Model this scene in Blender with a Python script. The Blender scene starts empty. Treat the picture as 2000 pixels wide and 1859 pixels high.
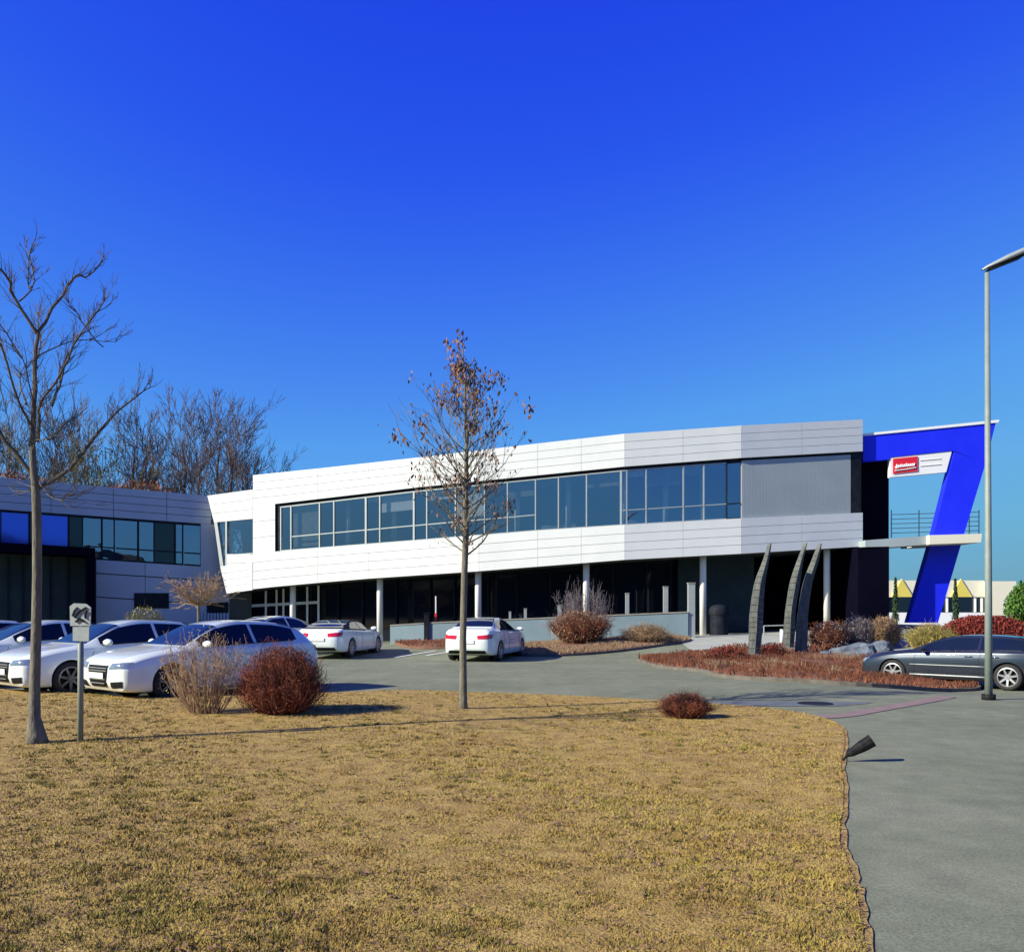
import bpy, bmesh, math, random
import numpy as np
from mathutils import Vector, Matrix
from mathutils.bvhtree import BVHTree
R = math.radians
rnd = random.Random(7)
SC = bpy.context.scene
COL = SC.collection
# ------------------------------------------------------------------ camera, sky, sun
F = 1700.0; HY = 1195.0; EYE = 1.6
cam = bpy.data.cameras.new('camera'); co = bpy.data.objects.new('camera', cam); COL.objects.link(co)
cam.sensor_width = 36; cam.lens = 36*F/2000; cam.shift_y = (HY-929.5)/2000; cam.clip_end = 6000; cam.clip_start = .05
co.location = (0, 0, EYE); co.rotation_euler = (R(90), 0, 0); SC.camera = co
SUN_AZ = (0.925, 0.38)      # the way the light travels over the ground
SUN_EL = R(30)
w = bpy.data.worlds.new("World"); SC.world = w; w.use_nodes = True
nt = w.node_tree; bg = nt.nodes['Background']
sky = nt.nodes.new('ShaderNodeTexSky'); sky.sky_type = 'NISHITA'; sky.sun_disc = False
sky.sun_elevation = SUN_EL; sky.sun_rotation = math.atan2(-SUN_AZ[0], -SUN_AZ[1])
sky.altitude = 2500; sky.air_density = 1.0; sky.dust_density = 0.0; sky.ozone_density = 6.0
EXPO = 0.9
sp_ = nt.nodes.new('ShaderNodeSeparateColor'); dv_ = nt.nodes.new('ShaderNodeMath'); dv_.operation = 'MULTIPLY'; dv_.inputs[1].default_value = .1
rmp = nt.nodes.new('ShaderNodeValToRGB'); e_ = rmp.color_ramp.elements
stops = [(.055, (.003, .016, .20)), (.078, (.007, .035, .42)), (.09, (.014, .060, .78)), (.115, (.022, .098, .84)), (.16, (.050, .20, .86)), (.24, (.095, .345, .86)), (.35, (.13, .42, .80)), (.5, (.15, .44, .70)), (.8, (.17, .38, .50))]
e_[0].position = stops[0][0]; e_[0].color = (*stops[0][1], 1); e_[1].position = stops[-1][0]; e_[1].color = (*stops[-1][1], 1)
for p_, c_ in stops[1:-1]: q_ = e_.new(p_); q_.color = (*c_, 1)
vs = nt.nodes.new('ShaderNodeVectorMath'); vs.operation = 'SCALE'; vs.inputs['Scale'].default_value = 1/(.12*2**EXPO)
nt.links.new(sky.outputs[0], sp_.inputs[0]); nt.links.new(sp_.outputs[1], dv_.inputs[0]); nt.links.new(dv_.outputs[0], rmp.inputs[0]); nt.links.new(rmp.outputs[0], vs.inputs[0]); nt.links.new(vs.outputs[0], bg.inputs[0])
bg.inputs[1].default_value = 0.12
sl = bpy.data.lights.new('sun', 'SUN'); sl.energy = 4.7; sl.angle = R(.5); sl.color = (.97, .91, .74)
so = bpy.data.objects.new('sun', sl); COL.objects.link(so)
so.rotation_euler = Vector((SUN_AZ[0]*math.cos(SUN_EL), SUN_AZ[1]*math.cos(SUN_EL), -math.sin(SUN_EL))).to_track_quat('-Z', 'Y').to_euler()
SC.view_settings.view_transform = 'Standard'; SC.view_settings.look = 'None'; SC.view_settings.gamma = 1
SC.view_settings.exposure = EXPO
# ------------------------------------------------------------------ materials
def mat(name, col, rough=.8, metal=0, col2=None, scale=5, bump=0, bscale=60, coat=0, spec=.5, detail=6, stretch=None, lo=.35, hi=.65):
    m = bpy.data.materials.new(name); m.use_nodes = True; t = m.node_tree; b = t.nodes['Principled BSDF']
    b.inputs['Base Color'].default_value = (*col, 1); b.inputs['Roughness'].default_value = rough; b.inputs['Metallic'].default_value = metal
    b.inputs['Coat Weight'].default_value = coat; b.inputs['Coat Roughness'].default_value = .04; b.inputs['Specular IOR Level'].default_value = spec
    tc = t.nodes.new('ShaderNodeTexCoord'); src = tc.outputs['Object']
    if stretch:
        mp = t.nodes.new('ShaderNodeMapping'); mp.inputs['Scale'].default_value = stretch; t.links.new(src, mp.inputs[0]); src = mp.outputs[0]
    if col2:
        n = t.nodes.new('ShaderNodeTexNoise'); n.inputs['Scale'].default_value = scale; n.inputs['Detail'].default_value = detail; n.inputs['Roughness'].default_value = .65
        t.links.new(src, n.inputs['Vector'])
        r = t.nodes.new('ShaderNodeValToRGB'); r.color_ramp.elements[0].position = lo; r.color_ramp.elements[1].position = hi
        r.color_ramp.elements[0].color = (*col, 1); r.color_ramp.elements[1].color = (*col2, 1)
        t.links.new(n.outputs[0], r.inputs[0]); t.links.new(r.outputs[0], b.inputs['Base Color'])
    if bump:
        n2 = t.nodes.new('ShaderNodeTexNoise'); n2.inputs['Scale'].default_value = bscale; n2.inputs['Detail'].default_value = 4; t.links.new(src, n2.inputs['Vector'])
        bn = t.nodes.new('ShaderNodeBump'); bn.inputs['Strength'].default_value = bump; bn.inputs['Distance'].default_value = .02
        t.links.new(n2.outputs[0], bn.inputs['Height']); t.links.new(bn.outputs[0], b.inputs['Normal'])
    return m
def glassmat(name, fac, tintc, refl):
    m = bpy.data.materials.new(name); m.use_nodes = True; t = m.node_tree; t.nodes.remove(t.nodes['Principled BSDF'])
    o = t.nodes['Material Output']; mx = t.nodes.new('ShaderNodeMixShader'); tr = t.nodes.new('ShaderNodeBsdfTransparent'); gl = t.nodes.new('ShaderNodeBsdfGlossy')
    lw = t.nodes.new('ShaderNodeLayerWeight'); lw.inputs[0].default_value = .35
    ma = t.nodes.new('ShaderNodeMath'); ma.operation = 'ADD'; ma.use_clamp = True; ma.inputs[1].default_value = fac
    t.links.new(lw.outputs['Fresnel'], ma.inputs[0]); t.links.new(ma.outputs[0], mx.inputs[0])
    tr.inputs[0].default_value = (*tintc, 1); gl.inputs[0].default_value = (*refl, 1); gl.inputs['Roughness'].default_value = .01
    n = t.nodes.new('ShaderNodeTexNoise'); n.inputs['Scale'].default_value = .6; bn = t.nodes.new('ShaderNodeBump'); bn.inputs['Strength'].default_value = .06; bn.inputs['Distance'].default_value = .2
    tc = t.nodes.new('ShaderNodeTexCoord'); t.links.new(tc.outputs['Object'], n.inputs[0]); t.links.new(n.outputs[0], bn.inputs['Height']); t.links.new(bn.outputs[0], gl.inputs['Normal'])
    t.links.new(tr.outputs[0], mx.inputs[1]); t.links.new(gl.outputs[0], mx.inputs[2]); t.links.new(mx.outputs[0], o.inputs[0])
    return m
M = {}
M['asphalt'] = mat('asphalt', (.134, .150, .100), .92, spec=.2, col2=(.210, .222, .158), scale=.45, bump=.25, bscale=180, detail=12, lo=.3, hi=.7)
def grit(m, sc, lo_, hi_):
    t = m.node_tree; b = t.nodes['Principled BSDF']; src = b.inputs['Base Color'].links[0].from_socket; tc = t.nodes.new('ShaderNodeTexCoord')
    n = t.nodes.new('ShaderNodeTexNoise'); n.inputs['Scale'].default_value = sc; n.inputs['Detail'].default_value = 3; t.links.new(tc.outputs['Object'], n.inputs[0])
    rp_ = t.nodes.new('ShaderNodeValToRGB'); rp_.color_ramp.elements[0].position = .3; rp_.color_ramp.elements[1].position = .7; rp_.color_ramp.elements[0].color = (lo_, lo_, lo_, 1); rp_.color_ramp.elements[1].color = (hi_, hi_, hi_, 1)
    mx = t.nodes.new('ShaderNodeMix'); mx.data_type = 'RGBA'; mx.blend_type = 'MULTIPLY'; mx.inputs[0].default_value = 1; t.links.new(n.outputs[0], rp_.inputs[0]); t.links.new(src, mx.inputs[6]); t.links.new(rp_.outputs[0], mx.inputs[7]); t.links.new(mx.outputs[2], b.inputs['Base Color'])
grit(M['asphalt'], 60, .72, 1.22); grit(M['asphalt'], 3.2, .86, 1.1)
M['dark_asphalt'] = mat('dark asphalt', (.09, .105, .12), .85, col2=(.13, .14, .15), scale=2, bump=.3)
M['far'] = mat('far ground', (.16, .17, .08), .95, col2=(.22, .2, .1), scale=.05)
M['soil'] = mat('lawn thatch', (.23, .14, .04), .95, col2=(.42, .285, .08), scale=4, bump=1, bscale=55, detail=12)
M['mulch'] = mat('mulch', (.09, .04, .025), .95, col2=(.23, .11, .06), scale=9, bump=1, bscale=40)
M['kerb'] = mat('kerb stone', (.17, .17, .15), .9, col2=(.26, .25, .21), scale=3, bump=.2)
M['edging'] = mat('edging stone', (.08, .07, .055), .95, col2=(.15, .13, .105), scale=4, bump=.4)
M['paver_red'] = mat('red pavers', (.17, .12, .115), .9, col2=(.24, .16, .15), scale=4, bump=.3)
M['pale_pave'] = mat('pale paving', (.27, .28, .26), .9, col2=(.34, .35, .31), scale=2, bump=.3)
M['white_clad'] = mat('white aluminium panel', (.63, .66, .645), .42, .0, col2=(.69, .71, .685), scale=.8, spec=.35, detail=10)
M['grey_clad'] = mat('grey panel', (.50, .53, .55), .42, .1, col2=(.54, .57, .58), scale=.5, spec=.4)
M['wing_clad'] = mat('wing panel', (.29, .34, .44), .4, .1, col2=(.34, .39, .48), scale=.4, spec=.5)
M['louvre'] = mat('louvre panel', (.30, .355, .37), .55, .0, col2=(.35, .40, .41), scale=.5)
M['joint'] = mat('joint backing', (.42, .43, .44), .9, col2=(.45, .46, .47), scale=3)  # grey backing behind the cladding, visible through the gaps between boards
M['blackmetal'] = mat('black metal', (.008, .010, .016), .6, spec=.08, col2=(.02, .024, .032), scale=3)
M['frame'] = mat('window frame metal', (.34, .38, .37), .45, .3, col2=(.38, .42, .41), scale=3)
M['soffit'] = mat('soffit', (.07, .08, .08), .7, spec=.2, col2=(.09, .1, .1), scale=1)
M['interior'] = mat('interior wall', (.22, .25, .27), .9, col2=(.28, .3, .32), scale=.5)
M['column'] = mat('column paint', (.74, .73, .68), .6, col2=(.78, .77, .73), scale=2)
M['bluewall'] = mat('blue grey render', (.135, .20, .235), .8, col2=(.165, .23, .265), scale=1.2, bump=.2)
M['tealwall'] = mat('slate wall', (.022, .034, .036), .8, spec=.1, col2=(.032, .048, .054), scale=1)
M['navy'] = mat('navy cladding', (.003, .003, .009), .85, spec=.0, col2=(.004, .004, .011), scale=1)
M['blue'] = mat('royal blue paint', (.012, .022, .80), .45, col2=(.014, .028, .84), scale=1, spec=.3)
M['whitepaint'] = mat('white paint', (.8, .8, .78), .5, col2=(.83, .83, .82), scale=3)
M['cream'] = mat('cream render', (.72, .68, .52), .8, col2=(.76, .72, .57), scale=.6)
M['redsign'] = mat('red sign', (.65, .015, .03), .4, col2=(.7, .02, .035), scale=3)
M['steel'] = mat('galvanised steel', (.33, .37, .35), .5, .35, col2=(.41, .44, .42), scale=14)
M['lampgrey'] = mat('lamp grey', (.17, .21, .19), .6, .1, col2=(.21, .25, .225), scale=6)
M['weathered'] = mat('weathered slats', (.055, .065, .062), .8, .1, col2=(.14, .15, .13), scale=9, stretch=(1, 1, .25), bump=.4)
M['carwhite'] = mat('white car paint', (.72, .78, .73), .3, col2=(.74, .80, .75), scale=1, coat=1)
M['cardark'] = mat('dark car paint', (.028, .038, .055), .25, .5, col2=(.036, .046, .062), scale=1, coat=1)
M['carglass'] = mat('car glass', (.006, .010, .016), .03, spec=.8, col2=(.008, .012, .018), scale=1)
M['rubber'] = mat('tyre rubber', (.015, .015, .016), .85, col2=(.022, .022, .022), scale=20)
M['plastic'] = mat('black plastic', (.006, .007, .009), .6, spec=.08, col2=(.02, .02, .021), scale=20)
M['rim'] = mat('alloy rim', (.5, .5, .52), .3, .8, col2=(.56, .56, .58), scale=4)
M['rimdark'] = mat('dark alloy rim', (.12, .12, .15), .3, .8, col2=(.16, .16, .2), scale=4)
M['chrome'] = mat('chrome', (.7, .72, .72), .12, 1, col2=(.75, .76, .76), scale=2)
M['lens'] = mat('lamp lens', (.30, .36, .42), .08, .4, col2=(.16, .2, .26), scale=22, spec=1)
M['redlens'] = mat('tail lens', (.42, .006, .02), .15, col2=(.55, .01, .03), scale=12, spec=.8)
M['plate'] = mat('plate', (.66, .68, .62), .5, col2=(.7, .72, .68), scale=5)
M['signgrey'] = mat('faded sign', (.28, .33, .31), .6, col2=(.36, .40, .38), scale=14)
M['bark'] = mat('pale bark', (.095, .09, .07), .95, col2=(.18, .165, .12), scale=14, stretch=(1, 1, .25), bump=.7, bscale=40)
M['barkdark'] = mat('dark bark', (.06, .055, .045), .95, col2=(.10, .088, .07), scale=9, bump=.4)
M['barkfar'] = mat('far bark', (.085, .065, .065), .95, col2=(.14, .105, .095), scale=4)
M['barkolive'] = mat('olive bark', (.10, .10, .05), .95, col2=(.16, .15, .08), scale=4)
M['brownleaf'] = mat('brown leaves', (.12, .06, .045), .9, col2=(.26, .14, .08), scale=14, detail=2)
M['olivefol'] = mat('olive foliage', (.07, .08, .02), .9, col2=(.13, .13, .04), scale=6)
M['orangefol'] = mat('rusty foliage', (.20, .065, .02), .9, col2=(.30, .12, .04), scale=5)
M['redtwig'] = mat('red brown twigs', (.06, .018, .012), .9, col2=(.28, .08, .035), scale=4, detail=8)
M['tantwig'] = mat('tan twigs', (.22, .13, .075), .9, col2=(.42, .29, .16), scale=11)
M['yellowtwig'] = mat('yellow twigs', (.24, .20, .04), .9, col2=(.42, .36, .10), scale=8)
M['greyplant'] = mat('grey purple twigs', (.12, .10, .11), .9, col2=(.26, .22, .21), scale=9)
M['rusttwig'] = mat('rust twigs', (.06, .024, .015), .9, col2=(.30, .105, .048), scale=2.2, detail=10, lo=.36, hi=.62)
M['crimson'] = mat('crimson foliage', (.12, .012, .010), .9, col2=(.24, .035, .02), scale=5)
M['green'] = mat('evergreen', (.035, .10, .012), .85, col2=(.09, .20, .02), scale=5)
M['conifer'] = mat('conifer green', (.02, .05, .02), .9, col2=(.04, .08, .03), scale=4)
M['straw'] = mat('straw grass', (.56, .41, .19), .9, col2=(.66, .50, .25), scale=9)
M['yellow'] = mat('yellow paint', (.68, .56, .10), .6, col2=(.72, .6, .12), scale=1)
M['rock'] = mat('blue grey rock', (.07, .09, .12), .9, col2=(.15, .18, .22), scale=5, bump=.6, bscale=12)
M['hill'] = mat('wooded hill', (.02, .03, .018), 1, col2=(.04, .05, .03), scale=.15)
M['redplastic'] = mat('red plastic', (.5, .02, .02), .5, col2=(.55, .03, .03), scale=5)
# grass blades: colour from noise on the ground position
def grassmat():
    m = bpy.data.materials.new('dry grass'); m.use_nodes = True; t = m.node_tree; b = t.nodes['Principled BSDF']; b.inputs['Roughness'].default_value = .85
    b.inputs['Specular IOR Level'].default_value = .15
    tc = t.nodes.new('ShaderNodeTexCoord'); n = t.nodes.new('ShaderNodeTexNoise'); n.inputs['Scale'].default_value = .8; n.inputs['Detail'].default_value = 10; n.inputs['Roughness'].default_value = .72
    r = t.nodes.new('ShaderNodeValToRGB'); e = r.color_ramp.elements
    e[0].position = .30; e[0].color = (.22, .12, .035, 1); e[1].position = .72; e[1].color = (.25, .235, .045, 1)
    a = e.new(.42); a.color = (.385, .26, .068, 1); a = e.new(.52); a.color = (.46, .335, .088, 1); a = e.new(.62); a.color = (.37, .31, .062, 1)
    n2 = t.nodes.new('ShaderNodeTexNoise'); n2.inputs['Scale'].default_value = 9; n2.inputs['Detail'].default_value = 8; n2.inputs['Roughness'].default_value = .75
    mx = t.nodes.new('ShaderNodeMix'); mx.data_type = 'RGBA'; mx.blend_type = 'MULTIPLY'; mx.inputs[0].default_value = .75
    r2 = t.nodes.new('ShaderNodeValToRGB'); r2.color_ramp.elements[0].position = .36; r2.color_ramp.elements[0].color = (.56, .52, .42, 1); r2.color_ramp.elements[1].position = .52; r2.color_ramp.elements[1].color = (1.1, 1.08, 1.05, 1)
    L = t.links.new
    L(tc.outputs['Object'], n.inputs[0]); L(tc.outputs['Object'], n2.inputs[0]); L(n.outputs[0], r.inputs[0]); L(n2.outputs[0], r2.inputs[0])
    L(r.outputs[0], mx.inputs[6]); L(r2.outputs[0], mx.inputs[7]); L(mx.outputs[2], b.inputs['Base Color'])
    ge = t.nodes.new('ShaderNodeNewGeometry'); vm = t.nodes.new('ShaderNodeMix'); vm.data_type = 'VECTOR'; vm.inputs[0].default_value = .72; vm.inputs[5].default_value = (0, 0, 1)
    L(ge.outputs['Normal'], vm.inputs[4]); nz = t.nodes.new('ShaderNodeVectorMath'); nz.operation = 'NORMALIZE'; L(vm.outputs[1], nz.inputs[0]); L(nz.outputs[0], b.inputs['Normal'])
    return m
M['grass'] = grassmat()
M['glass'] = glassmat('office glass', .30, (.5, .55, .58), (.66, .70, .84))
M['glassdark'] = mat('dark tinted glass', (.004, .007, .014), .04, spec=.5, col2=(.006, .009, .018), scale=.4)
M['glassblue'] = mat('blue mirrored glass', (.05, .09, .55), .05, .6, spec=.9, col2=(.06, .1, .6), scale=.5)
# ------------------------------------------------------------------ builders
class MB:
    def __init__(s): s.v = []; s.f = []
    def quad(s, *p):
        n = len(s.v); s.v += [tuple(q) for q in p]; s.f.append(tuple(range(n, n+len(p))))
    def prism(s, front, off):
        """closed prism: polygon + offset vector"""
        n = len(s.v); k = len(front); off = Vector(off)
        s.v += [tuple(p) for p in front] + [tuple(Vector(p)+off) for p in front]
        s.f.append(tuple(range(n, n+k))); s.f.append(tuple(range(n+2*k-1, n+k-1, -1)))
        for i in range(k):
            j = (i+1) % k; s.f.append((n+j, n+i, n+k+i, n+k+j))
    def box(s, c, d, rz=0):
        cx, cy, cz = c; hx, hy, hz = d[0]/2, d[1]/2, d[2]/2; ca, sa = math.cos(rz), math.sin(rz)
        fr = [(cx+x*ca-y*sa, cy+x*sa+y*ca, cz-hz) for x, y in ((-hx, -hy), (hx, -hy), (hx, hy), (-hx, hy))]
        s.prism(fr, (0, 0, 2*hz))
    def tube(s, pts, rad, n=6, cap=True):
        pts = [Vector(p) for p in pts]; base = len(s.v); k = len(pts)
        if not hasattr(rad, '__len__'): rad = [rad]*k
        up = Vector((0.123, .37, .92)) if abs((pts[-1]-pts[0]).normalized().z) < .8 else Vector((1, .1, .05))
        for i, p in enumerate(pts):
            t = (pts[min(i+1, k-1)]-pts[max(i-1, 0)])
            if t.length < 1e-9: t = Vector((0, 0, 1))
            t.normalize(); a = t.cross(up).normalized(); b = t.cross(a)
            for j in range(n):
                q = 2*math.pi*j/n; s.v.append(tuple(p+(a*math.cos(q)+b*math.sin(q))*rad[i]))
        for i in range(k-1):
            for j in range(n):
                j2 = (j+1) % n; s.f.append((base+i*n+j, base+i*n+j2, base+(i+1)*n+j2, base+(i+1)*n+j))
        if cap: s.f.append(tuple(base+j for j in range(n-1, -1, -1))); s.f.append(tuple(base+(k-1)*n+j for j in range(n)))
    def grid(s, rows):
        n = len(s.v); w_ = len(rows[0])
        for r in rows: s.v += [tuple(p) for p in r]
        for i in range(len(rows)-1):
            for j in range(w_-1): s.f.append((n+i*w_+j, n+i*w_+j+1, n+(i+1)*w_+j+1, n+(i+1)*w_+j))
    def build(s, name, m, parent=None, smooth=False):
        me = bpy.data.meshes.new(name); me.from_pydata(s.v, [], s.f); me.materials.append(m)
        if smooth: me.polygons.foreach_set('use_smooth', [True]*len(me.polygons))
        o = bpy.data.objects.new(name, me); COL.objects.link(o)
        if parent: o.parent = parent
        return o
def local(mb, o):
    """shift world coordinates to the parent's base"""
    l = Vector(o.location); mb.v = [tuple(Vector(p)-l) for p in mb.v]; return mb
def tag(o, label=None, cat=None, group=None, kind=None):
    if label: o['label'] = label
    if cat: o['category'] = cat
    if group: o['group'] = group
    if kind: o['kind'] = kind
    return o
def thing(name, label, cat, loc=(0, 0, 0), rz=0, group=None):
    o = bpy.data.objects.new(name, None); COL.objects.link(o); o.location = loc; o.rotation_euler = (0, 0, rz); o.empty_display_size = .3
    return tag(o, label, cat, group)
def part(mb, name, m, parent, smooth=False): return local(mb, parent).build(name, m, parent, smooth)
def children(o): return [c for c in bpy.data.objects if c.parent == o]
def copy_tree(o, parent=None):
    c = o.copy(); COL.objects.link(c)
    if parent: c.parent = parent
    for ch in children(o): copy_tree(ch, c)
    return c
# ------------------------------------------------------------------ terrain
def sst(a, b, x): t = min(1, max(0, (x-a)/(b-a))); return t*t*(3-2*t)
def lerpk(keys, x):
    if x <= keys[0][0]: return keys[0][1]
    for (a, u), (b, v) in zip(keys, keys[1:]):
        if x <= b: return u+(v-u)*(x-a)/(b-a)
    return keys[-1][1]
def g(x, y):
    h = lerpk([(-12, 0), (-5, .18), (1, .32), (7, .52), (12, .68), (16, .85), (24, .85), (34, .1)], x)
    z = h*sst(29.5, 36, y)*(1-sst(70, 110, y))
    z -= .32*sst(6.5, 11, x)*sst(15.5, 21, y)*(1-sst(25, 32, y))*(1-sst(30, 45, x))
    return z
def lh(x, y): return .010+.085*sst(11.5, 14.6, y)*(1-sst(-2.5, .5, x))
def P(px, py, d): return Vector(((px-1000)/F*d, d, EYE+(HY-py)/F*d))
def G(px, py):
    lo = 2.; a = (px-1000)/F; b = (HY-py)/F
    d = 2.
    while d < 120:
        if EYE+b*d <= g(a*d, d): break
        d += .05
    return Vector((a*d, d, g(a*d, d)))
def gz(px, d):
    x = (px-1000)/F*d; return Vector((x, d, g(x, d)))
xs = [-3000, -800, -200, -90, -60]+[i*.8 for i in range(-50, 51)]+[60, 90, 200, 800, 3000]
ys = [-3000, -800, -150, -40]+[-12+i*.8 for i in range(0, 90)]+[64, 70, 80, 95, 110, 160, 300, 1000, 4000]
mb = MB(); mb.grid([[(x, y, g(x, y)-.004) for x in xs] for y in ys]); tag(mb.build('ground', M['asphalt'], smooth=True), kind='structure')
mb = MB(); mb.grid([[(x, y, .02) for x in (-3000, -300, 0, 300, 3000)] for y in (112, 400, 4000)]); tag(mb.build('terrain', M['far']), kind='structure')
# lawn
edge_px = [(-350, 1339), (0, 1345), (140, 1352), (280, 1361), (450, 1358), (640, 1352), (800, 1347), (905, 1350), (1050, 1355), (1270, 1366), (1420, 1375), (1530, 1386), (1600, 1399), (1640, 1418), (1650, 1445), (1643, 1490), (1648, 1560), (1640, 1630), (1662, 1700), (1676, 1770), (1694, 1870), (1740, 2100)]
def GL(px, py):
    d = 3.; a = (px-1000)/F; b = (HY-py)/F
    while EYE+b*d > lh(a*d, d): d += .02
    return Vector((a*d, d, 0))
ep = [GL(*p) for p in edge_px]
def smooth_poly(pts, n=6):
    out = []
    for i in range(len(pts)-1):
        p0 = pts[max(i-1, 0)]; p1 = pts[i]; p2 = pts[i+1]; p3 = pts[min(i+2, len(pts)-1)]
        for k in range(n):
            t = k/n; out.append(.5*((2*p1)+(p2-p0)*t+(2*p0-5*p1+4*p2-p3)*t*t+(3*p1-p0-3*p2+p3)*t**3))
    out.append(pts[-1]); return out
epl = smooth_poly(ep, 6)
for i, p in enumerate(epl): p.x += rnd.uniform(-.007, .007); p.y += rnd.uniform(-.01, .01)
lawn_poly = [Vector((-60, -30, 0)), Vector((-60, 17.9, 0))]+epl+[Vector((1.3, -30, 0))]
from mathutils.geometry import delaunay_2d_cdt
def inside(X, Y, poly):
    r = np.zeros(len(X), bool); n = len(poly)
    for i in range(n):
        x1, y1 = poly[i]; x2, y2 = poly[(i+1) % n]
        if y1 != y2: xi = (x2-x1)*(Y-y1)/(y2-y1)+x1; r ^= ((y1 > Y) != (y2 > Y)) & (X < xi)
    return r
LP = np.array([(p.x, p.y) for p in lawn_poly])
gx, gy = np.meshgrid(np.arange(-24, 9, .4), np.arange(2, 18, .4)); gx = gx.ravel(); gy = gy.ravel(); kk = inside(gx, gy, LP)
vv = [Vector((p.x, p.y)) for p in lawn_poly]+[Vector((float(a), float(b))) for a, b in zip(gx[kk], gy[kk])]; nb = len(lawn_poly)
ov, oe, of, _, _, _ = delaunay_2d_cdt(vv, [(i, (i+1) % nb) for i in range(nb)], [], 1, 1e-5)
mb = MB(); mb.v = [(v.x, v.y, lh(v.x, v.y)) for v in ov]; mb.f = [tuple(f) for f in of]
rim = [(p.x, p.y, lh(p.x, p.y)) for p in lawn_poly]; mb.grid([[(x, y, z) for x, y, z in rim+rim[:1]], [(x, y, -.02) for x, y, z in rim+rim[:1]]])
tag(mb.build('lawn', M['soil']), kind='structure')
# pale kerb on the far side of the lawn
def strip(mb, pts, w_, z0, z1):
    L = []; Rr = []
    for i, p in enumerate(pts):
        t = (pts[min(i+1, len(pts)-1)]-pts[max(i-1, 0)]); t.z = 0; t.normalize(); n = Vector((-t.y, t.x, 0))
        L.append(p+n*w_/2); Rr.append(p-n*w_/2)
    rows = [[(a.x, a.y, a.z+z0), (a.x, a.y, a.z+z1), (b.x, b.y, b.z+z1), (b.x, b.y, b.z+z0)] for a, b in zip(L, Rr)]
    mb.grid(rows)
# ------------------------------------------------------------------ grass blades (numpy)
def blades(name, m, N, poly, ymin, ymax, hmul, seed, wmul=1., power=1.0, clump=True, zoff=.03, flat=0.0, nc=3000, frac=.35, spread=.035):
    rs = np.random.RandomState(seed)
    u = rs.rand(N); Y = ymin*(ymax/ymin)**(u**power)
    px = rs.uniform(-80, 2080, N); X = (px-1000)/F*Y
    if clump:
        cy = ymin*(ymax/ymin)**(rs.rand(nc)**(1 if frac < 1 else 1.5)); cx = ((rs.uniform(0, 1, nc)**(1 if frac < 1 else 1.4))*1880-80-1000)/F*cy
        k = rs.randint(0, nc, N); sel = rs.rand(N) < frac
        X = np.where(sel, cx[k]+rs.randn(N)*spread, X); Y = np.where(sel, cy[k]+rs.randn(N)*spread*.8, Y)
    ok = inside(X, Y, poly); X = X[ok]; Y = Y[ok]; n = len(X)
    h = hmul*rs.uniform(.4, 1.2, n)*(1+.3*np.sin(X*1.7+Y*.9)+.35*np.sin(X*5.3-Y*2.1)*np.sin(Y*6.1+X*2.7)+.3*np.sin(X*17+3*np.sin(Y*3))*np.sin(Y*13-X*4)); a = rs.uniform(0, 2*np.pi, n)
    wd = .0028*wmul*(.6+Y/7.)*rs.uniform(.7, 1.3, n)
    lean = h*rs.uniform(.3, 1.3+flat*3, n); b = rs.uniform(0, 2*np.pi, n); h = h*(1-flat*.8)
    V = np.zeros((n, 3, 3), np.float32)
    V[:, 0, 0] = X-wd*np.cos(a); V[:, 0, 1] = Y-wd*np.sin(a); V[:, 1, 0] = X+wd*np.cos(a); V[:, 1, 1] = Y+wd*np.sin(a)
    def ss(a, b, x): t = np.clip((x-a)/(b-a), 0, 1); return t*t*(3-2*t)
    zoff = zoff-.03+.010+.085*ss(11.5, 14.6, Y)*(1-ss(-2.5, .5, X))
    V[:, 0, 2] = zoff-.004; V[:, 1, 2] = zoff-.004; V[:, 2, 0] = X+lean*np.cos(b); V[:, 2, 1] = Y+lean*np.sin(b); V[:, 2, 2] = zoff+h
    me = bpy.data.meshes.new(name); me.vertices.add(3*n); me.vertices.foreach_set('co', V.ravel()); me.loops.add(3*n); me.loops.foreach_set('vertex_index', np.arange(3*n))
    me.polygons.add(n); me.polygons.foreach_set('loop_start', np.arange(0, 3*n, 3)); me.polygons.foreach_set('loop_total', np.full(n, 3)); me.update(); me.materials.append(m)
    o = bpy.data.objects.new(name, me); COL.objects.link(o); return o
tag(blades('grass', M['grass'], 420000, LP, 3.4, 18.5, .017, 3, 1.0), 'short dry winter grass covering the whole front lawn', 'grass', kind='stuff')
M['tuft'] = mat('dark turf tufts', (.12, .075, .022), .95, col2=(.20, .19, .04), scale=3)
tag(blades('grass', M['tuft'], 30000, LP, 3.4, 15, .026, 9, 1.3, nc=1100, frac=1.0, spread=.028), 'darker olive and brown tufts dotted through the dry lawn', 'grass', kind='stuff')
tag(blades('fallen_leaves', M['brownleaf'], 5200, LP, 3.4, 18, .018, 5, 3.6, clump=True, zoff=.05, flat=.7), 'small dead brown leaves scattered over the dry lawn', 'leaves', kind='stuff')
rs = random.Random(61); mb = MB()
for i in range(420):
    k = rs.randrange(int(len(epl)*.6), len(epl)-1); p = epl[k].lerp(epl[k+1], rs.random()); q = Vector((p.x+rs.gauss(-.01, .025), p.y+rs.gauss(0, .04), .004)); s_ = rs.uniform(.008, .022)
    a = rs.uniform(0, 6.28); mb.quad(q+Vector((-s_*math.cos(a), -s_*math.sin(a), 0)), q+Vector((s_*math.sin(a)*.6, -s_*math.cos(a)*.6, .004)), q+Vector((s_*math.cos(a), s_*math.sin(a), .012)), q+Vector((-s_*math.sin(a)*.6, s_*math.cos(a)*.6, .006)))
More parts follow.
